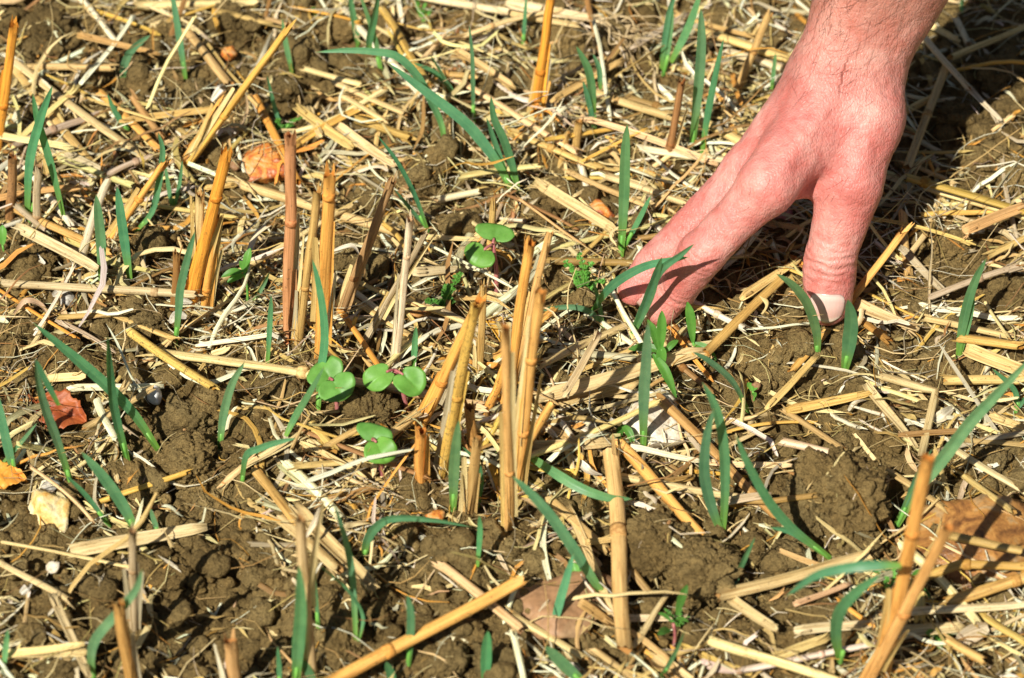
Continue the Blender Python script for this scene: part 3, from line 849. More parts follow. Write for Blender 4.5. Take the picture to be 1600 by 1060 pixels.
# ring and little finger curl under the palm, behind the two that touch the soil
W_['mcpR'] = W_['mcpM'] + np.array([0.8, 1.3, -0.9]); W_['mcpP'] = W_['mcpM'] + np.array([1.7, 2.4, -1.7])
W_['pipR'] = W_['mcpR'] + np.array([-1.3, 1.2, -3.6]); W_['tipR'] = W_['pipR'] + np.array([1.1, 0.3, -2.6])
W_['pipP'] = W_['mcpP'] + np.array([-0.6, 0.9, -2.9]); W_['tipP'] = W_['pipP'] + np.array([1.2, 0.0, -1.9])
def lerp(a, b, t): return a + (b - a) * t
wrC = lerp(W_['wrL'], W_['wrR'], 0.5)
GRP = ['body']
PRIMS = []                                                      # (a, b, ra, rb, k)
def cap(a, b, ra, rb, k): PRIMS.append((np.array(W_[a] if isinstance(a, str) else a), np.array(W_[b] if isinstance(b, str) else b), ra, rb, k, GRP[0]))
dn = -UPV * 0.0
back = -VIEWF                                                     # away from viewer
# forearm, wrist
cap('endL', 'elL', 3.6, 3.1, 1.5); cap('endR', 'elR', 3.6, 3.0, 1.5)
cap('elL', 'faL', 2.9, 1.85, 1.5); cap('elR', 'faR', 2.8, 1.75, 1.5)
cap('faL', 'wrL', 1.85, 1.62, 1.4); cap('faR', 'wrR', 1.75, 1.58, 1.4)
# palm
cap('wrL', 'mcpM', 1.55, 1.12, 1.2); cap(lerp(W_['wrL'], W_['wrR'], 0.55), 'mcpI', 1.55, 1.22, 1.2)
cap(W_['wrL'] + np.array([0, 0.8, -0.4]), 'mcpR', 1.4, 1.05, 1.2); cap(W_['wrL'] + np.array([0.2, 1.4, -0.9]), 'mcpP', 1.35, 0.95, 1.2)
cap('wrR', 'cmcT', 1.60, 1.62, 1.2); cap(lerp(wrC, W_['mcpI'], 0.45) + np.array([0.5, 0.3, -0.6]), lerp(W_['cmcT'], W_['mcpT'], 0.55) + np.array([-0.35, 0.5, -0.2]), 1.5, 1.25, 1.0)
cap(lerp(W_['wrL'], W_['mcpI'], 0.5) + np.array([0.2, 1.0, -1.2]), W_['mcpP'] + np.array([0.5, -0.8, 0.4]), 1.4, 0.9, 1.0)
# web between thumb and index, palm side seen under it
cap(hp(1216, 312, 6.2) + np.array([0, 0.9, 0]), hp(1306, 300, 5.6) + np.array([0, 0.7, 0]), 0.72, 0.6, 0.7)
cap(lerp(W_['mcpI'], wrC, 0.35) + np.array([0.45, 0.35, -0.75]), lerp(W_['mcpT'], W_['cmcT'], 0.45) + np.array([-0.5, 0.4, -0.1]), 0.62, 0.75, 0.9)
nv = VIEWF
def bumpc(p, r, k, off): PRIMS.append((p + nv * off, p + nv * off + 1e-4, r, r, k, GRP[0]))
bumpc(W_['mcpI'], 0.80, 0.9, 0.48); bumpc(W_['mcpM'], 0.72, 0.8, 0.45)
cap(hp(1222, 244, 7.5), hp(1318, 236, 7.2), 0.85, 0.95, 1.0)
bumpc(lerp(W_['wrR'], W_['cmcT'], 0.6) + np.array([0.45, 0, 0]), 0.9, 0.8, 0.3)
bumpc(W_['faL'] + np.array([-0.1, 0, -0.3]), 1.0, 1.0, 0.9)
GRP[0] = 'thumb'
cap('cmcT', 'mcpT', 1.58, 1.30, 0.9); cap('mcpT', 'ipT', 1.34, 1.06, 0.6); cap('ipT', 'tipT', 1.10, 0.92, 0.35)
cap(lerp(W_['ipT'], W_['tipT'], 0.25), lerp(W_['ipT'], W_['tipT'], 0.8), 1.15, 1.07, 0.25)
bumpc(W_['ipT'], 0.70, 0.5, 0.42); bumpc(W_['mcpT'] + np.array([0.25, 0, 0.1]), 0.85, 0.6, 0.55)
GRP[0] = 'index'
nI = lerp(W_['mcpI'], W_['pipI'], 0.62); cap('mcpI', nI, 1.16, 0.93, 0.6); cap(nI, 'pipI', 0.93, 1.0, 0.3); cap('pipI', 'dipI', 0.99, 0.86, 0.25); cap('dipI', 'tipI', 0.86, 0.70, 0.2)
bumpc(W_['pipI'], 0.64, 0.4, 0.36)
GRP[0] = 'middle'
cap('mcpM', 'pipM', 1.10, 0.95, 0.6); cap('pipM', 'dipM', 0.96, 0.85, 0.25); cap('dipM', 'tipM', 0.85, 0.70, 0.2)
bumpc(W_['pipM'], 0.62, 0.4, 0.36)
GRP[0] = 'ring'
cap('mcpR', 'pipR', 1.0, 0.85, 0.5); cap('pipR', 'tipR', 0.85, 0.68, 0.25)
GRP[0] = 'little'
cap('mcpP', 'pipP', 0.9, 0.75, 0.5); cap('pipP', 'tipP', 0.75, 0.58, 0.25)
GRP[0] = 'body'
# tendons and veins standing out on the back
def vein(pts, r, off, k=0.28):
    P = resample(pts, 12)
    for i in range(11): PRIMS.append((P[i] + nv * off, P[i + 1] + nv * off, r, r, k, GRP[0]))
vein([lerp(W_['mcpI'], wrC, 0.08), lerp(W_['mcpI'], wrC, 0.5), lerp(W_['mcpI'], wrC, 0.85)], 0.27, 1.10, 0.5)
vein([lerp(W_['mcpM'], wrC, 0.08), lerp(W_['mcpM'], wrC, 0.5), lerp(W_['mcpM'], wrC, 0.85)], 0.27, 1.08, 0.5)
vein([W_['mcpT'], lerp(W_['mcpT'], W_['cmcT'], 0.5), W_['cmcT'] + np.array([0.1, 0, 0]), W_['wrR'] + np.array([0.3, 0, 0])], 0.28, 1.22, 0.5)

H_ = 0.115
pts_all = np.array([p for a, b, ra, rb, k, q in PRIMS for p in (a, b)])
rm = 4.4
LO = pts_all.min(0) - np.array([2.2, 2.2, 2.2]); HI = pts_all.max(0) + np.array([3.0, 4.0, 4.0])
LO[2] = max(LO[2], -1.5)
NG = np.ceil((HI - LO) / H_).astype(int) + 1
AX = [LO[k] + np.arange(NG[k]) * H_ for k in range(3)]
def smin(a, b, k):
    h = np.maximum(k - np.abs(a - b), 0) / k
    return np.minimum(a, b) - h * h * h * k / 6
def field(which):
    D = np.full(NG, 5.0, np.float32)
    for a, b, ra, rb, k, grp in PRIMS:
        if grp != which: continue
        r = max(ra, rb) + 1.3 * k + 0.35
        l = np.minimum(a, b) - r; h = np.maximum(a, b) + r
        sl = [slice(max(0, int((l[i] - LO[i]) / H_)), max(0, min(NG[i], int((h[i] - LO[i]) / H_) + 2))) for i in range(3)]
        X, Y, Z = [AX[i][sl[i]].astype(np.float32) for i in range(3)]
        if min(len(X), len(Y), len(Z)) == 0: continue
        X, Y, Z = X[:, None, None], Y[None, :, None], Z[None, None, :]
        ab = (b - a).astype(np.float32); L2 = float(ab @ ab) + 1e-9
        t = np.clip(((X - a[0]) * ab[0] + (Y - a[1]) * ab[1] + (Z - a[2]) * ab[2]) / L2, 0, 1)
        d = np.sqrt((X - a[0] - t * ab[0]) ** 2 + (Y - a[1] - t * ab[1]) ** 2 + (Z - a[2] - t * ab[2]) ** 2) - (ra + t * (rb - ra))
        D[sl[0], sl[1], sl[2]] = smin(D[sl[0], sl[1], sl[2]], d.astype(np.float32), k)
    return D
BODY = field('body')
D = smin(BODY, field('thumb'), 0.9)
for nm_, k_ in (('middle', 0.7), ('index', 0.7), ('ring', 0.5), ('little', 0.5)):
    f_ = field(nm_)
    near_ = f_ < 1.5
    f_[near_] = smin(BODY[near_], f_[near_], k_)
    D[near_] = smin(D[near_], f_[near_], 0.05)
    del f_, near_
D[:, :, -1] = 5.0; D[-1] = 5.0; D[:, -1] = 5.0; D[0] = 5.0; D[:, 0] = 5.0; D[:, :, 0] = 5.0
def surface_nets(D, lo, h):
    ins = D < 0
    nx, ny, nz = D.shape
    cnt = np.zeros((nx - 1, ny - 1, nz - 1), np.int8)
    for dx in (0, 1):
        for dy in (0, 1):
            for dz in (0, 1):
                cnt += ins[dx:nx - 1 + dx, dy:ny - 1 + dy, dz:nz - 1 + dz]
    act = np.argwhere((cnt > 0) & (cnt < 8))
    idx = -np.ones(cnt.shape, np.int32); idx[act[:, 0], act[:, 1], act[:, 2]] = np.arange(len(act))
    acc = np.zeros((len(act), 3)); num = np.zeros(len(act))
    cs = [(x, y, z) for x in (0, 1) for y in (0, 1) for z in (0, 1)]
    for a in cs:
        for b in cs:
            if sum(b) - sum(a) == 1 and all(q >= p for p, q in zip(a, b)):
                va = D[act[:, 0] + a[0], act[:, 1] + a[1], act[:, 2] + a[2]]; vb = D[act[:, 0] + b[0], act[:, 1] + b[1], act[:, 2] + b[2]]
                m = (va < 0) != (vb < 0)
                t = np.where(m, va / np.where(m, va - vb, 1), 0)
                acc += m[:, None] * (np.array(a) + t[:, None] * (np.array(b) - np.array(a))); num += m
    V = lo + (act + acc / num[:, None]) * h
    Fs = []
    for ax in range(3):
        s1, s2 = [s for s in range(3) if s != ax]
        A = [slice(1, -1)] * 3; A[ax] = slice(0, -1); B = list(A); B[ax] = slice(1, None)
        e = ins[tuple(A)] != ins[tuple(B)]
        w = np.argwhere(e) + np.array([0 if i == ax else 1 for i in range(3)])
        fl = ins[w[:, 0], w[:, 1], w[:, 2]]
        q = []
        for (u, v) in ((-1, -1), (0, -1), (0, 0), (-1, 0)):
            c = w.copy(); c[:, s1] += u; c[:, s2] += v
            q.append(idx[c[:, 0], c[:, 1], c[:, 2]])
        q = np.stack(q, 1)
        flip = fl if ax != 1 else ~fl
        q[~flip] = q[~flip][:, ::-1]
        Fs.append(q)
    return V, np.vstack(Fs)
HV, HF = surface_nets(D, LO, H_)
def sdf(P):
    u = (P - LO) / H_; i = np.clip(np.floor(u).astype(int), 0, NG - 2); f = u - i
    o = 0
    for dx in (0, 1):
        for dy in (0, 1):
            for dz in (0, 1):
                w = (f[:, 0] if dx else 1 - f[:, 0]) * (f[:, 1] if dy else 1 - f[:, 1]) * (f[:, 2] if dz else 1 - f[:, 2])
                o = o + w * D[i[:, 0] + dx, i[:, 1] + dy, i[:, 2] + dz]
    return o
def grad(P, e=0.12):
    g = np.stack([sdf(P + np.eye(3)[k] * e) - sdf(P - np.eye(3)[k] * e) for k in range(3)], 1)
    return g / (np.linalg.norm(g, axis=1)[:, None] + 1e-9)
HN = grad(HV)
# soft lumps, slack skin and long shallow folds
near = np.exp(-((HV - W_['mcpT']) ** 2).sum(1) / 9)
fold = 1 - np.abs(fbm(HV[:, 0] * 0.9 + HV[:, 2] * 0.3, HV[:, 1] * 2.6, HV[:, 2] * 2.6, 3, 95, 0.6)) * 2
disp = -0.055 * np.clip(fold - 0.62, 0, 1) + 0.045 * fbm(HV[:, 0] * 0.9, HV[:, 1] * 0.9, HV[:, 2] * 0.9, 3, 91) + 0.020 * fbm(HV[:, 0] * 4, HV[:, 1] * 4, HV[:, 2] * 4, 3, 92)
HV = HV + HN * disp[:, None]
# crease coordinates: distance along the bone past each joint, and how strongly the skin is creased there
JO = [('mcpT', 'ipT', 'tipT', 0.75, 1.0), ('mcpI', 'pipI', 'dipI', 0.6, 0.5), ('mcpM', 'pipM', 'dipM', 0.6, 0.5), ('pipI', 'dipI', 'tipI', 0.3, 0.6), ('pipM', 'dipM', 'tipM', 0.3, 0.6), ('faR', 'wrR', 'cmcT', 0.9, 0.35)]
ct, ce = np.zeros(len(HV)), np.zeros(len(HV))
for a, j, b, wd, st in JO:
    ax = W_[b] - W_[a]; ax /= np.linalg.norm(ax)
    dlt = HV - W_[j]; t = dlt @ ax; perp = np.linalg.norm(dlt - t[:, None] * ax, axis=1)
    e = st * np.exp(-(t / wd) ** 2) * (perp < 2.4) * np.clip(HN @ nv + 0.55, 0, 1)
    ct = np.where(e > ce, t, ct); ce = np.maximum(ce, e)
HV = HV + HN * (-0.034 * ce * (0.5 + 0.5 * np.cos(ct * 12 + 2.6 * vnoise(HV[:, 0] * 1.2, HV[:, 1] * 1.2, HV[:, 2] * 1.2, 5))))[:, None]

def skin_material():
    t = NT('skin')
    g = t.node('ShaderNodeNewGeometry'); p = g.outputs['Position']
    big = t.noise(p, 38, 4, 0.55, 0.4); mid = t.noise(p, 170, 4, 0.6); fine = t.noise(p, 900, 3, 0.6)
    c = t.ramp(big, [(0.34, (0.50, 0.178, 0.150)), (0.5, (0.60, 0.248, 0.208)), (0.64, (0.68, 0.350, 0.292))])
    c = t.mix(1.0, c, t.ramp(mid, [(0.32, (0.93, 0.70, 0.68)), (0.52, (1, 1, 1)), (0.70, (1.06, 1.14, 1.12))]), 'MULTIPLY')
    a = t.node('ShaderNodeAttribute', attribute_name='flush')
    c = t.mix(t.math('MULTIPLY', a.outputs['Fac'], 0.55), c, (0.66, 0.165, 0.135))
    c = t.mix(t.ramp(t.noise(p, 70, 5, 0.65, 0.6), [(0.48, 0.0), (0.64, 0.5)]), c, (0.58, 0.145, 0.115))
    ta = t.node('ShaderNodeAttribute', attribute_name='tan')
    c = t.mix(t.math('MULTIPLY', ta.outputs['Fac'], 0.55), c, (0.44, 0.20, 0.125))
    # freckles and small scabs
    v = t.node('ShaderNodeTexVoronoi'); v.inputs['Scale'].default_value = 75; t.link(p, v.inputs['Vector'])
    m = t.math('MULTIPLY', t.ramp(v.outputs['Distance'], [(0.05, 0.75), (0.20, 0.0)]), t.ramp(v.outputs['Color'], [(0.76, 0.0), (0.80, 1.0)]))
    c = t.mix(t.math('MULTIPLY', m, 0.6), c, (0.30, 0.12, 0.075))
    # fine crossing skin lines
    vor = t.node('ShaderNodeTexVoronoi', feature='DISTANCE_TO_EDGE'); vor.inputs['Scale'].default_value = 720
    mp = t.node('ShaderNodeMapping'); mp.inputs['Scale'].default_value = (1, 0.8, 0.55); t.link(p, mp.inputs[0]); t.link(mp.outputs[0], vor.inputs['Vector'])
    lines = t.ramp(vor.outputs['Distance'], [(0.0, 0.0), (0.22, 1.0)])
    at, ae = t.node('ShaderNodeAttribute', attribute_name='crease_t'), t.node('ShaderNodeAttribute', attribute_name='crease')
    wob = t.math('MULTIPLY', t.noise(p, 95, 4, 0.55), 14.0)
    wave = t.math('SINE', t.math('ADD', t.math('MULTIPLY', at.outputs['Fac'], 17.0), wob))
    cre = t.math('MULTIPLY', t.math('ADD', wave, 1.0), ae.outputs['Fac'])
    c = t.mix(t.math('MULTIPLY', cre, 0.06), c, (0.50, 0.19, 0.14))
    n = t.bump(t.math('ADD', t.math('MULTIPLY', lines, 0.42), t.math('MULTIPLY', mid, 1.9)), 0.00040, 0.8)
    n = t.bump(t.math('ADD', t.math('MULTIPLY', cre, -0.55), t.math('MULTIPLY', fine, 0.3)), 0.0005, 0.9, n)
    t.done(c, t.ramp(mid, [(0.3, 0.40), (0.7, 0.54)]), n, 0.42)
    t.p.inputs['Subsurface Weight'].default_value = 0.22
    t.p.inputs['Subsurface Radius'].default_value = (0.0045, 0.0018, 0.0010)
    t.p.inputs['Subsurface Scale'].default_value = 0.6
    return t.m
M_SKIN = skin_material()
hand_me = raw_mesh('person', HV * CM, HF, [M_SKIN])
flush = np.zeros(len(HV))
for j, s, w in (('mcpI', 1.5, 0.8), ('mcpM', 1.4, 0.7), ('pipI', 1.0, 0.8), ('pipM', 1.0, 0.8), ('ipT', 1.2, 0.9), ('mcpT', 1.6, 1.0), ('tipI', 1.0, 0.9), ('tipM', 1.0, 0.9), ('tipT', 0.9, 0.6)):
    flush = np.maximum(flush, w * np.exp(-((HV - W_[j]) ** 2).sum(1) / (2 * s * s)))
for nme, arr in (('flush', flush), ('crease_t', ct), ('crease', ce), ('tan', np.clip((1.5 - (HV - wrC) @ ((wrC - W_['faL']) / np.linalg.norm(wrC - W_['faL']))) / 5, 0, 1))):
    at_ = hand_me.attributes.new(nme, 'FLOAT', 'POINT'); at_.data.foreach_set('value', arr.astype(np.float32))
person = link('person', hand_me)
tag(person, 'bare pink hand and hairy forearm reaching down, thumb and fingertips touching the straw', 'person')

def nail_mat():
    t = NT('nail'); u = t.node('ShaderNodeUVMap', uv_map='uv'); s = t.node('ShaderNodeSeparateXYZ'); t.link(u.outputs[0], s.inputs[0])
    c = t.ramp(s.outputs[1], [(0.0, (0.42, 0.20, 0.16)), (0.035, (0.62, 0.42, 0.36)), (0.10, (0.78, 0.60, 0.52)), (0.25, (0.72, 0.46, 0.39)), (0.75, (0.69, 0.40, 0.33)), (0.90, (0.78, 0.62, 0.48)), (1.0, (0.60, 0.45, 0.30))])
    rid = t.math('SINE', t.math('MULTIPLY', s.outputs[0], 70.0))
    t.done(c, 0.30, t.bump(rid, 0.000018, 0.4), 0.5)
    t.p.inputs['Subsurface Weight'].default_value = 0.1; t.p.inputs['Subsurface Radius'].default_value = (0.002, 0.001, 0.0008); t.p.inputs['Subsurface Scale'].default_value = 0.5
    return t.m
M_NAIL = nail_mat()
def nail(j, tip, face, width, length, t0, rstart=1.0):
    """plate wrapped on the finger: rows along the bone, columns round it, each point dropped on to the skin"""
    a, b = W_[j], W_[tip]; ax = (b - a); ln = np.linalg.norm(ax); ax /= ln
    f = np.array(face, float); f -= ax * (f @ ax); f /= np.linalg.norm(f); s = np.cross(ax, f)
    n, m = 15, 15; v, uv = [], []
    for i in range(n):
        t = i / (n - 1)
        for k in range(m):
            q = k / (m - 1) * 2 - 1
            end = 1 - 0.30 * max(0, t - 0.6) / 0.4 * q * q                # rounded free edge
            start = 0.24 * (1 - t) * abs(q) ** 5
            along = (t0 * ln) + length * (t * end + start)
            ang = q * width / 2 / 1.0
            p = a + ax * along
            o = p + (f * math.cos(ang) + s * math.sin(ang)) * rstart
            d = -(f * math.cos(ang) + s * math.sin(ang))
            o = o[None]
            for _ in range(14): o = o + d * np.maximum(sdf(o), -0.2)[:, None] * 0.9
            o = o[0] - d * (0.035 * (1 - abs(q) ** 4) * (0.35 + 0.65 * t) - 0.02)
            v.append(o * CM); uv.append((k / (m - 1), t))
    F = [(i * m + k, i * m + k + 1, (i + 1) * m + k + 1, (i + 1) * m + k) for i in range(n - 1) for k in range(m - 1)]
    mb = MB(); mb.add(v, F, uv)
    o = link('fingernail', mb.mesh('fingernail', [M_NAIL]), person)
    sm = o.modifiers.new('thickness', 'SOLIDIFY'); sm.thickness = 0.0006; sm.offset = 0.0
    return o
nail('ipT', 'tipT', VIEWF + np.array([-0.12, 0, 0]), 1.52, 1.50, 0.56, 1.7)['label'] = 'broad pale thumb nail'
nail('dipI', 'tipI', np.array([-0.9, 0.5, 0.15]), 1.15, 1.15, 0.62)
nail('dipM', 'tipM', np.array([-0.9, 0.5, 0.25]), 1.1, 1.1, 0.62)

# hairs on wrist, forearm and the back of the hand
def hairs():
    g = np.random.default_rng(77)
    ax = (wrC - W_['faL']); ax /= np.linalg.norm(ax)
    tt = (HV - wrC) @ ax
    dens = np.clip((1.6 - tt) / 6.0, 0.06, 1) * (tt > -22) * (HN @ nv > -0.35) * (tt < 5.5)
    left = np.clip(0.45 - 0.55 * (HN @ np.array([1.0, 0, 0])), 0.12, 1)
    pr = dens * left; pr /= pr.sum()
    ids = g.choice(len(HV), 2900, p=pr)
    V, F = [], []
    for i in ids:
        p, n = HV[i], HN[i]
        d = ax + np.array([-0.75, 0, 0.0]) * g.uniform(0.2, 1.2) + g.normal(0, 0.38, 3); d -= n * (d @ n); d /= np.linalg.norm(d)
        L = g.uniform(0.35, 1.15); cv = np.cross(n, d) * g.normal(0, 0.35)
        base = len(V)
        for k in range(5):
            t = k / 4
            q = p + (d * t + cv * t * t) * L
            dist = sdf(q[None])[0]; q = q + n * (0.015 + 0.10 * t * (1 - 0.4 * t) * L - min(dist, 0.25))
            w = 0.0050 * (1 - 0.75 * t)
            s = np.cross(d, n) * w
            V += [q - s, q + s, q + n * w * 1.5]
        for k in range(4):
            for e in range(3):
                F.append((base + k * 3 + e, base + k * 3 + (e + 1) % 3, base + k * 3 + 3 + (e + 1) % 3, base + k * 3 + 3 + e))
    t = NT('hair')
    o = link('arm_hair', raw_mesh('arm_hair', np.array(V) * CM, np.array(F), [t.done((0.085, 0.042, 0.022), 0.5, None, 0.4)]), person)
    o['kind'] = 'stuff'
hairs()

# ------------------------------------------------------------------ standing stubble stalks
def scol(c): return tuple(min(0.9, x * m) for x, m in zip(c, (1.05, 0.98, 0.93)))
def vcol(c, k=1.0): return tuple(min(0.88, x * k * m) for x, m in zip(c, (1.04, 1.02, 0.98)))
RUSTY = (0.62, 0.31, 0.14)
def fray(mb, p, d, r, n, spread):
    """splinters torn off the end of a stem"""
    for _ in range(n):
        q = np.array([R.gauss(0, 1) for _ in range(3)]); q -= d * (q @ d); q /= np.linalg.norm(q)
        Ls = R.uniform(0.5, 2.4) * r + 0.001
        S = p - d * 0.003 + q * r * 0.8 + np.linspace(0, 1, 5)[:, None] * d * (Ls + 0.003) + (np.linspace(0, 1, 5)[:, None] ** 2) * q * Ls * R.uniform(0, spread)
        ribbon(mb, S, r * R.uniform(0.35, 1.0) * np.array([1, 1, .9, .7, .15]), q + VIEWF * 0.2, 0, -0.2, 3)
def stalk(lab, base, tip, w, col, nodes=(), lean=0.0, sheaths=(), mids=(), jag=0.0016, group='standing cereal stubble stalks'):
    """standing stem: BASE and TIP are photo pixels; LEAN is how many cm the tip stands behind its base"""
    b = on_ground(*base)
    t = at_y(tip[0], tip[1], b[1] + lean * CM)
    L = np.linalg.norm(t - b)
    r = w / 36 * CM / 2
    b0 = b - (t - b) / L * 0.006
    n = 14
    P = b0 + (t - b0) * np.linspace(0, 1, n)[:, None]
    for f, dx, dy in mids:
        P += np.exp(-((np.linspace(0, 1, n) - f) / 0.28) ** 2)[:, None] * np.array([dx, dy, 0]) * CM
    P[:, 0] += 0.0006 * fbm(np.linspace(0, 3, n), np.full(n, w * 1.7), np.full(n, base[0] * .37), 2, 5)
    rad = np.full(n, r) * (1 + 0.05 * fbm(np.linspace(0, 4, n), np.full(n, base[0] * .11), np.zeros(n), 2, 8)) * np.linspace(1.06, 0.95, n)
    mb = MB(); tube(mb, P - b, rad, 14, (False, True), jag * 1.7, R.uniform(0.62, 0.95), 0, 0.06)
    fray(mb, P[-1] - b, (t - b) / L, r, R.randint(2, 5), 0.35)
    if L > 0.045 and 'hollow topped' not in lab:
        sheaths = tuple(sheaths) + ((0.0, R.uniform(0.3, 0.8), R.choice([0, 180, 20, 160]), R.uniform(0, 2.5), vcol(col, R.uniform(0.8, 1.25))), (R.uniform(0, .3), R.uniform(0.4, 0.75), R.choice([0, 180]), R.uniform(3, 10), R.choice([PALE, TAN, GREY])))
    col = scol(col)
    o = link('stubble_stalk', mb.mesh('stubble_stalk', [M_SPOT if 'spotted' in lab and 'left of' not in lab else M_STRAW, M_INNER]), None, b, col)
    tag(o, lab, 'stubble', group)
    for f in nodes:
        i = f * (n - 1); k = min(int(i), n - 2); c = P[k] + (P[k + 1] - P[k]) * (i - k) - b; d = (P[k + 1] - P[k]); d /= np.linalg.norm(d)
        m2 = MB(); tube(m2, np.array([c - d * r * 0.6, c - d * r * 0.2, c + d * r * 0.2, c + d * r * 0.6]), np.array([1.0, 1.07, 1.06, 0.99]) * r * 1.02, 14)
        link('node', m2.mesh('node', [M_NODE, M_NODE]), o, None, col)
    for (f0, f1, ang, open_, c2) in sheaths:                  # dry leaf sheath peeling off the stem
        k = 9; ts = np.linspace(f0, f1, k)
        S = np.array([b0 + (t - b0) * q for q in ts]) - b
        a = math.radians(ang)
        side = np.array([math.cos(a), -0.5 * abs(math.sin(a)), math.sin(a) * 0.3])
        S = S + np.linspace(0, 1, k)[:, None] ** 1.5 * side * open_ / 36 * CM + side * r * 0.75
        m3 = MB(); ribbon(m3, S, r * np.linspace(2.2, 0.9, k), VIEWF + side * 0.5, np.linspace(0.0, R.uniform(-0.6, 0.6), k), -0.5, 5)
        s = link('sheath', m3.mesh('sheath', [M_STRAW]), o, None, c2)
    return o
OR2 = (0.82, 0.43, 0.10); DOR = (0.78, 0.36, 0.05)
stalk('cut orange stalk leaning in at the top left edge', (-6, 245), (22, 42), 16, DOR, (0.45,), 0.8)
stalk('long broken yellow stalk leaning right at the upper left', (290, 262), (450, 44), 15, YELLOW, (0.42,), 1.5, ((0.0, 0.62, 200, 14, PALE), (0.1, 0.5, 170, 26, TAN)))
stalk('shorter peeling stalk beside the long leaning one at the upper left', (285, 256), (345, 160), 12, OR2, (), 1.0, ((0.05, 0.9, 10, 10, PALE),))
stalk('tall bright orange stalk of the left cluster', (298, 478), (354, 240), 18, DOR, (0.74,), 0.6)
stalk('pale split stalk left in the orange cluster', (308, 478), (313, 306), 14, PALE, (), 0.4, ((0.4, 1.0, 170, 8, TAN),))
stalk('thin orange stalk right in the left cluster', (321, 484), (338, 336), 13, OR2, (0.3,), 0.6, ((0.0, 1.0, 0, 4, TAN),))
stalk('short dark stump left of the orange cluster', (272, 482), (277, 398), 12, BROWN, (), 0.2)
stalk('tall rusty red stalk standing at the left of centre', (451, 532), (454, 215), 17, RUSTY, (0.04, 0.62), 0.6)
stalk('slim tan stalk just right of the rusty red one', (466, 536), (496, 300), 13, TAN, (0.42,), 0.8, ((0.0, 0.4, 180, 7, GREY),))
stalk('orange stalk with a frayed top third from the rusty red one', (500, 548), (515, 276), 18, OR2, (0.9,), 0.7, ((0.0, 0.5, 10, 9, WHITE),))
stalk('weathered brown stalk leaning right between orange and white ones', (528, 498), (612, 285), 14, (0.40, 0.25, 0.11), (0.36,), 1.2)
stalk('bleached white thin stalk standing upright left of centre', (619, 572), (640, 345), 11, (0.84, 0.72, 0.50), (0.78,), 0.6)
stalk('grey split stalk leaning across the foot of the white one', (572, 535), (662, 370), 10, GREY, (), 1.0, ((0.3, 1.05, 20, 12, PALE),))
stalk('orange leaning stalk left of the black spotted one', (656, 668), (748, 472), 17, OR2, (0.42,), 0.8)
stalk('black spotted yellow stalk in the centre clump', (690, 738), (742, 480), 15, (0.66, 0.44, 0.10), (0.5,), 0.6)
stalk('short leaning orange piece behind the spotted stalk', (757, 655), (789, 572), 13, OR2, (), 0.3)
stalk('tall narrow stalk at the front of the central pair', (796, 825), (790, 514), 13, (0.80, 0.49, 0.17), (0.33,), -0.6, ((0.1, 0.9, 10, 4, PALE),))
stalk('tall thick orange stalk at the right of the central pair', (806, 768), (843, 460), 16, (0.80, 0.47, 0.14), (0.35, 0.7), 0.4, ((0.3, 0.9, 170, 3, PALE),))
stalk('split topped stalk behind the central pair', (788, 640), (829, 382), 16, OR2, (0.3,), 0.8)
stalk('thin splinter stalk right behind the split topped one', (800, 610), (856, 368), 11, (0.76, 0.48, 0.18), (), 0.8)
stalk('short hollow orange stump in the centre clump', (656, 764), (657, 674), 17, (0.74, 0.37, 0.09), (), 0.1, ((0.0, 0.95, 0, 3, OR2),), jag=0.0006)
stalk('short spotted stump right of the hollow orange stump', (742, 712), (733, 640), 15, (0.50, 0.27, 0.08), (), 0.1)
stalk('pale thick stump beside the small curved blade in the centre', (731, 800), (746, 688), 15, (0.60, 0.40, 0.15), (), -0.3, ((0.0, 0.8, 180, 10, PALE),))
stalk('long orange stalk rising out of the top edge', (835, 182), (863, -12), 16, DOR, (0.42,), 1.0, ((0.0, 0.45, 190, 2, TAN), (0.0, 0.35, 0, 10, OR2)))
stalk('brown stalk with a splintered top left of the big twin blades', (1043, 258), (1066, 130), 12, (0.36, 0.185, 0.07), (0.35,), 0.6)
stalk('leaning orange stalk above the wide twin blades at the left', (172, 376), (256, 256), 15, OR2, (0.6,), 0.8)
stalk('hollow topped stalk leaning right beside the thumb', (1306, 499), (1411, 364), 15, (0.78, 0.45, 0.13), (0.30,), 1.2)
stalk('front stalk of the crossed pair at bottom right', (1352, 1075), (1478, 828), 17, (0.74, 0.42, 0.14), (0.52,), -0.5)
stalk('rear taller stalk of the crossed pair at bottom right', (1378, 1062), (1450, 718), 18, (0.74, 0.39, 0.10), (0.7,), 0.3)
stalk('blurred short stump at the bottom edge left of centre', (367, 1085), (360, 1003), 20, (0.66, 0.41, 0.17), (), -0.3, ((0.0, 0.95, 170, 12, WHITE),))
stalk('faded orange stump at the bottom by the curved blade', (208, 1085), (186, 948), 16, (0.56, 0.33, 0.10), (), 0.0)
stalk('stubby rounded tan stump above the drooping blade at the top', (898, 252), (905, 190), 13, TAN, (), 0.2, jag=0.0004)
stalk('short tan stub near the rounded stump at the top', (876, 256), (885, 213), 11, TAN, (), 0.2)
stalk('slanting tan stalk at the top left of the wrist', (1150, 146), (1200, 25), 13, (0.60, 0.40, 0.15), (0.6,), 1.4)
stalk('leaning tan stem behind the upper round leaved seedling', (764, 425), (770, 318), 11, TAN, (0.5,), 0.6)
stalk('grey brown stub behind the centre clump', (748, 596), (756, 450), 11, TAN, (), 0.5)
stalk('dark spotted stub on the far left edge below the orange stalk', (16, 345), (20, 250), 15, (0.36, 0.2, 0.08), (), 0.2)
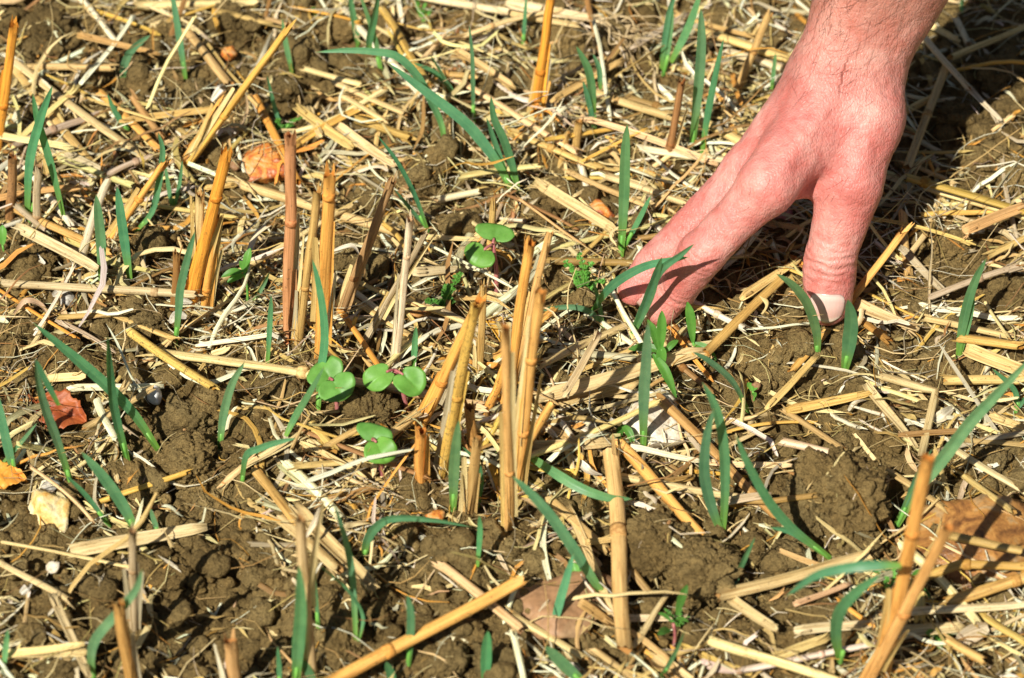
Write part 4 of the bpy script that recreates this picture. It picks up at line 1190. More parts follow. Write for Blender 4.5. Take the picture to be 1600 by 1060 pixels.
stalk('pale withered stem beside the dark stub at the far left', (57, 372), (60, 262), 13, GREY, (0.4,), 0.3)
stalk('withered pale stalk beside the wide blade at the bottom', (487, 1062), (468, 812), 14, (0.64, 0.48, 0.24), (), 0.6, ((0.5, 1.1, 0, 26, PALE),))
stalk('withered grey stem standing in the bare patch at bottom left', (208, 1010), (208, 832), 11, (0.50, 0.40, 0.24), (0.7, 0.16), 0.2, ((0.0, 0.7, 20, 10, GREY),))

# ------------------------------------------------------------------ straws lying on the ground, the ones that show largest
N_STRAW = [0]
def lay(P0, P1, r, lift, sag=0.0, n=9):
    """both ends given in photo pixels; rests on the TOP heights"""
    za, zb = 0.0, 0.0
    for _ in range(5):
        a, b = at_z(P0[0], P0[1], za), at_z(P1[0], P1[1], zb)
        t = np.linspace(0.04, 0.96, 14)
        S = a + (b - a) * t[:, None]
        h = ground_h(S[:, 0], S[:, 1], TOP) + r * 0.7
        co = np.polyfit(t, h, 1)
        over = max(0, (h - np.polyval(co, t)).max())
        za, zb = co[1] + 0.6 * over + lift, co[0] + co[1] + 0.6 * over + lift
    return at_z(P0[0], P0[1], za), at_z(P1[0], P1[1], zb)
def straw(lab, p0, p1, w, col, kind='stem', lift=0.0025, nodes=(), bend=0.0, mid=None):
    r = w / 36 * CM / 2
    a, b = lay(p0, p1, r, lift)
    L = np.linalg.norm(b - a)
    n = 10
    t = np.linspace(0, 1, n)[:, None]
    P = a + (b - a) * t
    d = (b - a) / L; q = np.cross(d, [0, 0, 1.0]); q /= np.linalg.norm(q)
    P = P + q * (bend * L * 4 * (t - t * t)) * 0.5 + np.array([0, 0, 1.0]) * (abs(bend) * L * (t - t * t))
    P = P + q * (0.006 * L * np.sin(t * R.uniform(3, 7) + R.uniform(0, 6)))
    if mid is not None:
        m = at_z(mid[0], mid[1], 0.5 * (a[2] + b[2]) + (mid[2] * CM if len(mid) > 2 else 0))
        k = n // 2
        P = np.vstack([a + (m - a) * np.linspace(0, 1, k)[:, None], m + (b - m) * np.linspace(0, 1, n - k + 1)[1:, None]])
    c = P.mean(0)
    mb = MB()
    if kind == 'stem':
        tube(mb, P - c, r * np.linspace(1.03, 0.95, len(P)) * (1 + 0.07 * fbm(np.linspace(0, 3, len(P)), np.full(len(P), p0[0] * .1), np.zeros(len(P)), 2, 6)), 12, (True, True), 0.0022, R.uniform(0.5, 0.95), 0, 0.07)
        for e, s_ in ((0, -1), (-1, 1)):
            if R.random() < 0.7: fray(mb, P[e] - c, s_ * d, r, R.randint(1, 4), 0.5)
    else:
        wd = np.full(len(P), 2 * r) * np.linspace(1.0, 0.85, len(P)); wd[0] *= R.uniform(0.35, 0.9); wd[-1] *= R.uniform(0.2, 0.8)
        ribbon(mb, P - c, wd, np.array([R.uniform(-.3, .3), -0.45, 0.9]), np.linspace(R.uniform(-0.4, 0.4), R.uniform(-0.7, 0.7), len(P)), -R.uniform(0.25, 0.8), 7)
        for e, s_ in ((0, -1), (-1, 1)):
            fray(mb, P[e] - c - s_ * d * 0.004, s_ * d, r * 0.7, R.randint(2, 5), 0.6)
    o = link('straw', mb.mesh('straw', [M_SPOT if 'mottled' in lab or 'spotted' in lab else M_STRAW, M_INNER]), None, c, vcol(col, R.uniform(0.92, 1.06)))
    if kind != 'stem':
        s = o.modifiers.new('thickness', 'SOLIDIFY'); s.thickness = 0.0004; s.offset = 0
    tag(o, lab, 'straw', 'straws lying on the soil')
    for f in nodes:
        i = f * (len(P) - 1); k = min(int(i), len(P) - 2); cc = P[k] + (P[k + 1] - P[k]) * (i - k) - c; dd = P[k + 1] - P[k]; dd = dd / np.linalg.norm(dd)
        m2 = MB(); tube(m2, np.array([cc - dd * r * .8, cc - dd * r * .25, cc + dd * r * .25, cc + dd * r * .8]), np.array([1.0, 1.06, 1.06, 1.0]) * r * 1.03, 12)
        link('node', m2.mesh('node', [M_NODE, M_NODE]), o, None, col)
    N_STRAW[0] += 1
    return o
OS = (0.80, 0.43, 0.11)
for a in [
    ('flat upright lying straw ending in two splinters at bottom centre', (956, 708), (976, 1012), 23, (0.60, 0.385, 0.15), 'stem', 0.010, (0.42,)),
    ('orange straw slanting down right from the chalky stone', (968, 692), (1102, 842), 18, OS, 'stem', 0.006),
    ('long orange straw slanting down behind the pair of blades', (1030, 622), (1212, 806), 16, (0.52, 0.29, 0.09), 'stem', 0.006, (0.55,)),
    ('long orange straw running up right from the bottom edge', (505, 1075), (810, 908), 19, OS, 'stem', 0.012, (0.33,)),
    ('pinkish straw crossing under the long orange one at the bottom', (690, 884), (812, 980), 15, (0.66, 0.44, 0.22), 'stem', 0.006),
    ('flat wide pale straw pointing right on lower left bare soil', (110, 862), (324, 824), 20, (0.64, 0.50, 0.26), 'half', 0.004),
    ('thick tan straw above the leaf at lower right', (1124, 932), (1358, 868), 20, (0.58, 0.42, 0.19), 'stem', 0.006),
    ('long pale straw running level into the centre clump', (242, 550), (500, 586), 19, PALE, 'stem', 0.005, (0.9,)),
    ('pale straw continuing level behind the round seed leaves', (552, 596), (752, 634), 16, (0.70, 0.50, 0.27), 'stem', 0.004, (0.5,)),
    ('broad flat straw rising right toward the fingertips', (838, 628), (1108, 548), 26, (0.66, 0.50, 0.25), 'half', 0.006),
    ('lower broad straw edge beneath the one rising toward the fingertips', (872, 628), (1000, 596), 24, (0.62, 0.45, 0.2), 'half', 0.003),
    ('long pale straw running right from the orange flint to mid left', (356, 284), (622, 362), 18, (0.66, 0.46, 0.19), 'stem', 0.004, (0.55,)),
    ('thick pale straw level along the top left edge', (212, 10), (398, 4), 17, PALE, 'stem', 0.003),
    ('tan straw just under the top edge straw', (340, 18), (475, 48), 14, TAN, 'stem', 0.003),
    ('thin white straw slanting down from the top edge at left', (125, -5), (186, 70), 11, WHITE, 'stem', 0.004),
    ('level pale straw right of the big corner clod', (40, 104), (172, 106), 13, (0.64, 0.45, 0.19), 'stem', 0.005),
    ('brown straw slanting right above the twisted blade', (120, 56), (250, 86), 12, (0.50, 0.3, 0.1), 'half', 0.008),
    ('long pale straw slanting down right across the upper left', (22, 98), (224, 246), 17, (0.60, 0.45, 0.22), 'stem', 0.004),
    ('second long straw slanting down right below the first at upper left', (18, 104), (146, 258), 16, (0.62, 0.42, 0.15), 'stem', 0.003),
    ('golden straw crossing the upper left toward the leaning stalk', (158, 146), (246, 232), 15, OS, 'stem', 0.005),
    ('banded straw slanting down right of the tall top left blade', (290, 48), (358, 130), 17, (0.62, 0.41, 0.17), 'stem', 0.005),
    ('brown dark straw leaning against the golden one at upper left', (208, 152), (250, 212), 13, (0.50, 0.28, 0.1), 'stem', 0.004),
    ('grey flat straw below the crossed blades at upper left', (96, 236), (190, 285), 15, GREY, 'half', 0.004),
    ('orange straw slanting down right above the wide twin blades', (28, 328), (172, 396), 14, (0.60, 0.35, 0.1), 'stem', 0.006),
    ('pale ribbon straw bending down over the left edge clod', (26, 352), (152, 422), 18, (0.66, 0.53, 0.3), 'half', 0.010),
    ('long greyish straw lying level below the wide twin blades', (10, 442), (300, 462), 14, (0.56, 0.44, 0.24), 'stem', 0.005, (0.8,)),
    ('golden straw bent at its middle below the grey level straw', (95, 496), (272, 530), 12, (0.62, 0.42, 0.14), 'stem', 0.006, (), 0.0, (176, 492)),
    ('yellow and black mottled straw falling right at mid left', (204, 518), (330, 604), 13, (0.58, 0.40, 0.10), 'stem', 0.008, (), 0.05),
    ('flat white straw crossed by the tall blade at left', (104, 608), (256, 604), 11, WHITE, 'half', 0.006),
    ('tan straw leading up right from the red leaf', (136, 668), (238, 608), 11, (0.60, 0.42, 0.18), 'stem', 0.005),
    ('short pale flat straw above the red leaf', (70, 592), (134, 588), 14, PALE, 'half', 0.004),
    ('thin pale straw lying from left edge to the withered stem', (-5, 846), (205, 886), 6, PALE, 'stem', 0.004),
    ('pale straw slanting down right below the cream flint', (-8, 874), (105, 936), 11, (0.66, 0.5, 0.25), 'stem', 0.004),
    ('grey bent stem sinking down right at the bottom left', (80, 928), (140, 1062), 13, (0.54, 0.42, 0.22), 'half', 0.008),
    ('flat straw near the bottom left edge above the curved blade', (10, 1024), (140, 1020), 14, PALE, 'half', 0.004),
    ('wide flattened tan stalk slanting down right at lower centre left', (458, 792), (584, 924), 22, (0.52, 0.38, 0.17), 'half', 0.008),
    ('second flattened stalk under the wide tan one at lower centre left', (440, 812), (528, 890), 18, (0.58, 0.43, 0.2), 'stem', 0.003),
    ('orange brown straw above the flattened stalks at lower centre left', (398, 736), (480, 836), 16, (0.54, 0.33, 0.10), 'stem', 0.006),
    ('short yellow straw lying left of the lower round leaved seedling', (462, 728), (548, 722), 12, (0.70, 0.52, 0.2), 'stem', 0.006),
    ('orange straw lying left of the lower round leaved seedling', (505, 700), (572, 664), 11, (0.64, 0.43, 0.16), 'stem', 0.007),
    ('tan straw climbing right to the round leaved seedling stem', (606, 682), (650, 648), 14, (0.62, 0.42, 0.17), 'stem', 0.008),
    ('broken straw slanting down behind the green blade at left centre', (485, 662), (520, 702), 15, (0.58, 0.4, 0.12), 'stem', 0.005),
    ('flat tan straw above the pink straw in the middle front', (820, 700), (955, 690), 18, (0.62, 0.47, 0.23), 'half', 0.004),
    ('orange straw leaning up from the drooping leaf by the central pair', (822, 700), (862, 632), 14, OS, 'stem', 0.012),
    ('brown pointed straw in shade right of the central clump', (832, 660), (902, 690), 13, (0.5, 0.33, 0.13), 'half', 0.004),
    ('thin white straw lying right of the chalky stone', (985, 698), (1100, 722), 9, WHITE, 'half', 0.007),
    ('long pale straw level below the slanting orange straw', (965, 745), (1160, 778), 13, (0.62, 0.48, 0.23), 'stem', 0.005),
    ('yellowish straw slanting to the bottom right at lower centre', (858, 780), (948, 858), 14, (0.56, 0.38, 0.15), 'stem', 0.003),
    ('pale split straw running down beside the flat upright straw', (890, 790), (958, 960), 13, (0.64, 0.47, 0.22), 'half', 0.005),
    ('dark straw sinking right under the flat upright straw', (972, 870), (1032, 950), 13, (0.42, 0.27, 0.1), 'stem', 0.003),
    ('pale pointed straw rising right below the pitted clod', (990, 1012), (1046, 926), 11, (0.68, 0.54, 0.28), 'half', 0.006),
    ('pale level straw crossing behind the flat upright straw foot', (940, 968), (1080, 966), 12, (0.66, 0.52, 0.32), 'half', 0.003),
    ('bent brown straw over the flat rosy stone', (905, 940), (962, 982), 14, (0.5, 0.31, 0.11), 'half', 0.010),
    ('pale straw slanting down right below the rosy stone', (800, 960), (912, 1028), 13, PALE, 'stem', 0.004),
    ('thin straw slanting to the bottom edge right of the rosy stone', (930, 1018), (1010, 1075), 12, (0.6, 0.42, 0.18), 'stem', 0.004),
    ('wide tan straw cut by the bottom edge at the middle right', (1018, 1030), (1082, 1072), 24, (0.54, 0.38, 0.16), 'half', 0.003),
    ('slim tan straw slanting up right left of the thumb', (1106, 548), (1222, 436), 15, (0.54, 0.34, 0.10), 'stem', 0.008),
    ('pale split straw beside the slim tan one left of the thumb', (1158, 470), (1250, 408), 17, (0.68, 0.48, 0.19), 'half', 0.004),
    ('dark orange straw peeping out below the index fingertip', (1048, 505), (1082, 545), 13, (0.42, 0.2, 0.05), 'stem', 0.003),
    ('pale tan straw slanting up right toward the fingertips', (848, 568), (985, 505), 14, (0.62, 0.47, 0.22), 'stem', 0.006),
    ('orange straw running down left from under the thumb tip', (1292, 517), (1238, 580), 13, (0.66, 0.38, 0.10), 'stem', 0.001),
    ('thin pale straw lying over the tip of the middle finger', (966, 438), (1004, 479), 7, PALE, 'half', 0.012),
    ('withered bent leaf straw above the broad rising straw', (880, 622), (938, 520), 12, (0.62, 0.48, 0.27), 'half', 0.016),
    ('thin yellow straw left of the fingertips', (895, 585), (1000, 540), 9, TAN, 'stem', 0.004),
    ('pale straw slanting past the chip of orange flint', (836, 282), (968, 366), 20, (0.64, 0.48, 0.22), 'half', 0.007),
    ('long thin straw slanting right above the fingers', (890, 270), (1010, 322), 13, (0.62, 0.42, 0.17), 'stem', 0.004),
    ('pale straw lying close above the middle finger', (950, 276), (1066, 316), 15, (0.68, 0.52, 0.26), 'stem', 0.005),
    ('long tan straw slanting right below the tall drooping blade', (800, 208), (935, 262), 15, (0.60, 0.42, 0.14), 'stem', 0.006, (0.45,)),
    ('bright white straw lying level under the brown stalk', (1000, 232), (1150, 254), 16, (0.8, 0.68, 0.42), 'stem', 0.005),
    ('banded straw slanting right behind the brown stalk', (930, 146), (1062, 188), 14, (0.56, 0.4, 0.16), 'stem', 0.005, (0.25,)),
    ('pale straw lying right below the big twin blades', (1100, 190), (1190, 240), 18, (0.66, 0.48, 0.2), 'stem', 0.005),
    ('thin pale straw rising left to right above the brown stalk', (860, 160), (975, 92), 12, (0.60, 0.4, 0.15), 'half', 0.010),
    ('orange straw leaning up by the root tangle', (940, 105), (976, 64), 13, (0.62, 0.42, 0.15), 'stem', 0.008),
    ('thick tan straw crossing behind the big twin blades', (1100, 50), (1242, 96), 18, (0.66, 0.47, 0.17), 'stem', 0.006),
    ('white thick straw below the tan one at the top right', (1140, 82), (1220, 106), 16, (0.76, 0.62, 0.38), 'stem', 0.004),
    ('straight orange straw running along the top left of the wrist', (1060, 25), (1170, 56), 12, (0.62, 0.4, 0.14), 'stem', 0.004),
    ('broad white straw at the top beside the long orange stalk', (640, -8), (790, 18), 17, (0.74, 0.6, 0.36), 'stem', 0.004),
    ('pale straw running right from the top edge to the root tangle', (790, 6), (950, 36), 20, (0.76, 0.6, 0.36), 'half', 0.005),
    ('second pale straw below the one that ends at the root tangle', (800, 22), (900, 40), 13, (0.66, 0.49, 0.22), 'stem', 0.003),
    ('spotted yellow straw slanting down from the blades at top centre', (597, 14), (668, 130), 14, (0.60, 0.38, 0.09), 'stem', 0.006),
    ('tan leaf like straw slanting right of the clod at top centre', (710, 80), (806, 140), 16, (0.58, 0.40, 0.16), 'half', 0.006),
    ('bundle straw uppermost below the arching blade', (478, 108), (560, 132), 11, PALE, 'stem', 0.008),
    ('bundle straw second below the arching blade', (524, 130), (632, 178), 12, (0.68, 0.5, 0.23), 'stem', 0.008),
    ('bundle straw third below the arching blade', (538, 152), (600, 188), 10, (0.72, 0.54, 0.24), 'stem', 0.009),
    ('short thick golden straw under the bundle at upper centre', (558, 188), (638, 214), 15, (0.56, 0.37, 0.10), 'stem', 0.006),
    ('long frayed straw slanting right below the feathery weed', (462, 168), (552, 232), 17, (0.64, 0.46, 0.16), 'half', 0.007),
    ('pale frayed straw continuing right of the feathery weed', (522, 196), (616, 262), 20, (0.70, 0.53, 0.28), 'half', 0.006),
    ('bright short white straw right of the upper leaning stalks', (684, 312), (745, 300), 14, (0.82, 0.72, 0.45), 'stem', 0.006),
    ('thin white straw under the upper round leaved seedling', (660, 370), (760, 376), 9, PALE, 'half', 0.005),
    ('level straws end left of the upper round leaved seedling', (644, 426), (728, 420), 16, (0.66, 0.53, 0.3), 'half', 0.005),
    ('grey thin straw slanting down right right of the white stalk', (680, 480), (760, 522), 13, (0.44, 0.34, 0.2), 'stem', 0.004),
    ('white straw slanting down right through the rusty stalks', (460, 388), (620, 505), 12, (0.76, 0.62, 0.38), 'stem', 0.004),
    ('tan straw parallel below the white one through the rusty stalks', (548, 468), (650, 530), 12, (0.58, 0.4, 0.15), 'stem', 0.004),
    ('long golden straw in the shadow right of the wrist', (1418, 278), (1604, 332), 17, (0.50, 0.34, 0.07), 'stem', 0.012, (0.15,)),
    ('pale straw under the golden shaded one at the right', (1450, 296), (1604, 340), 12, PALE, 'stem', 0.004),
    ('torn orange straw pointing left from the right edge', (1504, 362), (1606, 320), 18, (0.60, 0.36, 0.15), 'half', 0.012),
    ('straw rising right to the twin blades at the right', (1545, 400), (1606, 370), 13, (0.6, 0.42, 0.15), 'stem', 0.006),
    ('pale straw falling from sunlight into the arm shadow', (1440, 54), (1512, 138), 13, (0.68, 0.52, 0.3), 'stem', 0.010),
    ('grey end of straw in the deepest arm shadow', (1505, 132), (1562, 190), 12, (0.6, 0.5, 0.34), 'half', 0.008),
    ('long tan straw standing steeply right of the hand', (1420, 260), (1478, 102), 15, (0.58, 0.40, 0.16), 'stem', 0.008, (0.5,)),
    ('golden straw running to the top right corner', (1488, 90), (1606, 40), 12, (0.66, 0.48, 0.18), 'stem', 0.008),
    ('tan straw crossing under the wrist at the right', (1404, 180), (1462, 150), 14, (0.62, 0.45, 0.16), 'stem', 0.005),
    ('short white straw standing out near the top right', (1496, 34), (1512, 68), 12, (0.76, 0.66, 0.42), 'stem', 0.006),
    ('level yellow straw at the right edge by the long blade', (1480, 594), (1606, 594), 15, (0.70, 0.5, 0.18), 'stem', 0.006),
    ('orange straw end by the twin blades at the right edge', (1500, 528), (1592, 540), 16, (0.62, 0.38, 0.1), 'stem', 0.008),
    ('wide flat straw slanting out through the right edge', (1508, 546), (1606, 582), 22, (0.66, 0.48, 0.2), 'half', 0.006),
    ('pale straw with split end lying above the twin blades', (1446, 498), (1572, 524), 14, (0.66, 0.5, 0.22), 'stem', 0.004),
    ('wide torn straw beside the thumb nail', (1335, 474), (1434, 518), 20, (0.62, 0.45, 0.22), 'half', 0.008),
    ('dark orange straw below the torn one beside the thumb nail', (1336, 494), (1386, 530), 15, (0.46, 0.24, 0.06), 'stem', 0.003),
    ('grey straw slanting down right under the hollow stalk', (1405, 385), (1482, 462), 12, (0.5, 0.42, 0.28), 'half', 0.007),
    ('orange flat straw pointing right in the middle of the right side', (1228, 642), (1366, 614), 15, (0.60, 0.39, 0.11), 'half', 0.006),
    ('long straw slanting up right left of the orange flat one', (1196, 640), (1278, 556), 11, (0.62, 0.44, 0.16), 'half', 0.007),
    ('pale straw slanting down right above the largest clod', (1352, 600), (1432, 700), 15, (0.62, 0.48, 0.24), 'half', 0.006),
    ('pale bent straw standing over the gravelly gap', (1378, 588), (1440, 712), 13, (0.58, 0.45, 0.22), 'stem', 0.007, (), 0.0, (1462, 612)),
    ('brown straw sinking right toward the largest clod', (1225, 642), (1316, 700), 12, (0.48, 0.32, 0.13), 'stem', 0.004),
    ('pink white straw at the left of the largest clod', (1222, 690), (1300, 708), 15, (0.78, 0.58, 0.38), 'stem', 0.006),
    ('long pale straw slanting down to the right edge', (1490, 702), (1606, 772), 13, (0.62, 0.5, 0.26), 'stem', 0.005),
    ('tan straw level under the long slanting pale one', (1510, 688), (1606, 696), 10, (0.54, 0.38, 0.15), 'stem', 0.004),
    ('wide straw end at the right edge above the long blade', (1545, 650), (1606, 672), 16, (0.6, 0.44, 0.18), 'half', 0.005),
    ('yellowish straw slanting toward the brown flint', (1508, 745), (1582, 800), 13, (0.62, 0.46, 0.17), 'stem', 0.006),
    ('golden straw stub right of the crossed pair top', (1383, 732), (1474, 792), 13, (0.60, 0.42, 0.17), 'stem', 0.006),
    ('bent golden straw lying on the big brown flint', (1432, 906), (1606, 886), 15, (0.54, 0.33, 0.08), 'stem', 0.008, (0.5,), 0.0, (1500, 882)),
    ('orange straw slanting up right in front of the brown flint', (1482, 940), (1606, 902), 17, (0.60, 0.37, 0.11), 'stem', 0.008, (0.85,)),
    ('curved brown straw over the face of the brown flint', (1482, 838), (1590, 860), 13, (0.44, 0.29, 0.09), 'stem', 0.020),
    ('long white straw pointing right across the crossed pair', (1375, 960), (1600, 944), 15, (0.76, 0.62, 0.36), 'stem', 0.006),
    ('flat pale straw below the long white one at bottom right', (1392, 990), (1510, 980), 18, (0.68, 0.54, 0.28), 'half', 0.004),
    ('yellow and white straw slanting out at the bottom right', (1528, 958), (1606, 1006), 13, (0.66, 0.48, 0.14), 'stem', 0.005),
    ('pale flat straw level at the bottom right of centre', (1240, 985), (1370, 975), 14, (0.70, 0.57, 0.34), 'half', 0.005),
    ('bent pale straw beside the hanging folded blade', (1204, 1030), (1296, 995), 14, (0.66, 0.5, 0.2), 'half', 0.005),
    ('pinkish fibre straw at lower right above the folded blade', (1240, 946), (1330, 912), 9, (0.64, 0.4, 0.22), 'half', 0.006),
    ('tan straw folded double at the right of the small blade', (1140, 935), (1215, 985), 15, (0.62, 0.48, 0.24), 'half', 0.005),
]:
    straw(*a)

# the rest of the straws that show, told apart by colour, lie and what is near
MARKS = [((100, 658), 'red leaf'), ((80, 815), 'cream flint'), ((240, 627), 'white pebble'), ((410, 268), 'orange flint'), ((75, 55), 'big corner clod'), ((452, 375), 'rusty red stalk'),
         ((325, 380), 'orange stalk cluster'), ((182, 370), 'wide twin blades'), ((70, 230), 'crossed blades at the left'), ((690, 180), 'long drooping blade'), ((768, 385), 'upper round leaved seedling'),
         ((615, 592), 'level pair of round leaves'), ((585, 692), 'lowest round leaved seedling'), ((517, 596), 'left round leaved seedling'), ((815, 640), 'tall central stalks'), ((1000, 470), 'fingertips'), ((1292, 470), 'thumb nail'),
         ((1345, 90), 'wrist'), ((1012, 664), 'chalky stone'), ((1535, 856), 'big brown flint'), ((872, 948), 'rosy flat stone'), ((1312, 775), 'largest right clod'), ((1050, 870), 'pitted clod'),
         ((1100, 130), 'big twin blades at the top'), ((960, 90), 'root tangle'), ((848, 80), 'long orange top stalk'), ((575, 50), 'top centre blades'), ((330, 190), 'long leaning yellow stalk'), ((1410, 900), 'crossed pair at bottom right'),
         ((1520, 660), 'long slanting right blade'), ((1515, 480), 'twin blades at the right'), ((467, 950), 'wide bottom blade'), ((550, 900), 'paired bottom blades'), ((650, 820), 'arched blade'), ((160, 1000), 'curved bottom left blade'),
         ((660, 990), 'long orange bottom straw'), ((1312, 970), 'hanging folded blade'), ((915, 425), 'ferny weed'), ((1120, 740), 'pair of hanging blades'), ((1040, 545), 'lance leaved sprout'), ((975, 300), 'tall blade by the fingers'),
         ((185, 620), 'tall left blade'), ((435, 195), 'small feathery weed'), ((630, 450), 'white thin stalk'), ((1520, 200), 'arm shadow'), ((205, 920), 'withered grey stem')]
def auto_label(p, noun, words, deg=None):
    near = sorted(MARKS, key=lambda m: (m[0][0] - p[0]) ** 2 + (m[0][1] - p[1]) ** 2)[:4]
    def rel(m):
        dx, dy = p[0] - m[0][0], p[1] - m[0][1]
        d = math.hypot(dx, dy)
        how = 'close' if d < 45 else ('' if d < 100 else 'well')
        if abs(dx) > 2 * abs(dy): s = 'right of' if dx > 0 else 'left of'
        elif abs(dy) > 2 * abs(dx): s = 'below' if dy > 0 else 'above'
        else: s = ('below' if dy > 0 else 'above') + ' and ' + ('right of' if dx > 0 else 'left of')
        return f"{how} {s} the {m[1]}".strip()
    lie = ''
    if deg is not None:
        deg = (deg + 90) % 180 - 90
        lie = 'lying level' if abs(deg) < 12 else ('pointing away' if abs(deg) > 66 else ('slanting down right' if deg > 0 else 'slanting up right'))
    opts = [f"{words} {noun} {lie} {rel(near[0])}", f"{words} {noun} {lie} {rel(near[1])}", f"{words} {noun} {lie} between the {near[0][1]} and {near[1][1]}", f"{words} {noun} {lie} {rel(near[2])}", f"{words} {noun} {lie} between the {near[0][1]} and {near[2][1]}", f"{words} {noun} {lie} {rel(near[3])}"]
    for o in opts:
        o = ' '.join(o.split())
        if o not in LABELS and 4 <= len(o.split()) <= 16: return o
    return None
g4 = random.Random(21)
tries = 0
SHADE = {0: 'pale', 1: 'white', 2: 'tan', 3: 'orange', 4: 'brown', 5: 'grey', 6: 'yellow'}
while N_STRAW[0] < 296 and tries < 6000:
    tries += 1
    px, py = g4.uniform(5, 1595), g4.uniform(10, 1050)
    c = at_z(px, py, 0)
    if g4.random() < 0.93 * float(bare(c[None])[0]): continue
    if 1190 < px < 1420 and py < 330: continue
    u = g4.random()
    deg = g4.gauss(27, 26) if u < 0.55 else (g4.gauss(-28, 22) if u < 0.78 else g4.uniform(-90, 90))
    Lp = g4.uniform(45, 150) if g4.random() < 0.75 else g4.uniform(150, 230)
    w = g4.choice([5, 6, 7, 8, 9, 10, 12, 14])
    if abs(deg) > 55: Lp *= 0.7
    dx, dy = math.cos(math.radians(deg)) * Lp / 2, math.sin(math.radians(deg)) * Lp / 2
    ci = g4.choices(range(7), (30, 15, 20, 9, 7, 12, 7))[0]
    kind = 'stem' if g4.random() < 0.55 else 'half'
    words = ('long ' if Lp > 130 else ('short ' if Lp < 75 else '')) + ('thin ' if w < 10 else ('thick ' if w > 13 else '')) + SHADE[ci]
    if max(float(bare(at_z(px + s_ * dx * .8, py + s_ * dy * .8, 0)[None])[0]) for s_ in (-1, 1)) > 0.75 and g4.random() < 0.85: continue
    lab = auto_label((px, py), 'straw' if kind == 'stem' else 'split straw', words, deg)
    if lab is None: continue
    col = tuple(x * g4.uniform(0.9, 1.1) for x in PAL[ci])
    straw(lab, (px - dx, py - dy), (px + dx, py + dy), w, col, kind, g4.choice([0.0015, 0.003, 0.005, 0.008]), ((g4.uniform(0.2, 0.8),) if kind == 'stem' and w > 9 and g4.random() < 0.4 else ()), g4.gauss(0, 0.03))

# ------------------------------------------------------------------ young cereal plants: each with its own blades
def px_path(pts, base, lean):
    """photo pixels, tip first -> world points base first, standing on a slightly leaning upright plane"""
    b = on_ground(*base)
    out = []
    for q in pts[::-1]:
        px, py = q[0], q[1]
        if len(q) > 2:
            z = float(q[2]) * CM; p = at_z(px, py, b[2] + z)
        else:
            up = max(0, (base[1] - py)) / 36 * CM
            p = at_y(px, py, b[1] + lean * up)
            h = float(ground_h(p[0], p[1], TOP)) + 0.003
            if p[2] < h:
                for _ in range(4):
                    p = at_z(px, py, h); h = float(ground_h(p[0], p[1], TOP)) + 0.004
        out.append(p)
    return b, np.array(out)
def blade_mesh(P, w, twist, color, parent, origin, name='leaf_blade', mat=None, n=18):
    S = resample(P, n)
    t = np.linspace(0, 1, n)
    W = w / 36 * CM * (0.50 + 0.50 * np.clip(t / 0.35, 0, 1) ** 0.8) * np.clip(1 - t ** 4.5, 0, 1) ** 0.75
    W[-1] = w / 36 * CM * 0.03
    mb = MB(); ribbon(mb, S - origin, W, VIEWF + np.array([R.uniform(-.35, .35), 0, 0]), np.linspace(twist[0], twist[1], n), 0.28, 7, 0, vlen=1)
    return link(name, mb.mesh(name, [mat or M_BLADE]), parent, None, color)
def grass(lab, base, blades, tint=1.0, group='young cereal seedlings'):
    b = on_ground(*base)
    e = link('grass_seedling', None, None, b)
    tag(e, lab, 'grass plant', group)
    hi = []
    for bl in blades:
        w, pts = bl[0], bl[1]
        lean = bl[2] if len(bl) > 2 else R.uniform(-0.1, 0.25)
        _, P = px_path(pts, base, lean)
        P[0] = P[0] * 0.5 + b * 0.5 if np.linalg.norm(P[0] - b) < 0.008 else P[0]
        wide = 0.25 if w >= 15 else 1.0
        tw = R.uniform(-0.35, 0.35) * wide
        k = tint * R.uniform(0.9, 1.12)
        yel = R.uniform(0.85, 1.45)
        blade_mesh(P, w * 1.07, (tw, tw + R.uniform(-0.8, 0.8) * wide), (k * yel, k, k * R.uniform(0.85, 1.12)), e, b)
        hi.append(P[min(1, len(P) - 1)])
    top = np.mean(hi, axis=0)
    d = top - b; L = np.linalg.norm(d); q = b + d / (L + 1e-9) * min(L * 0.5, 0.012)
    mb = MB(); tube(mb, np.array([(0, 0, -0.004), (0, 0, 0.0), tuple((q - b) * 0.6), tuple(q - b)]), [0.0009, 0.0010, 0.0010, 0.0008], 8)
    link('stem', mb.mesh('stem', [M_SHEATH, M_SHEATH]), e)
    return e
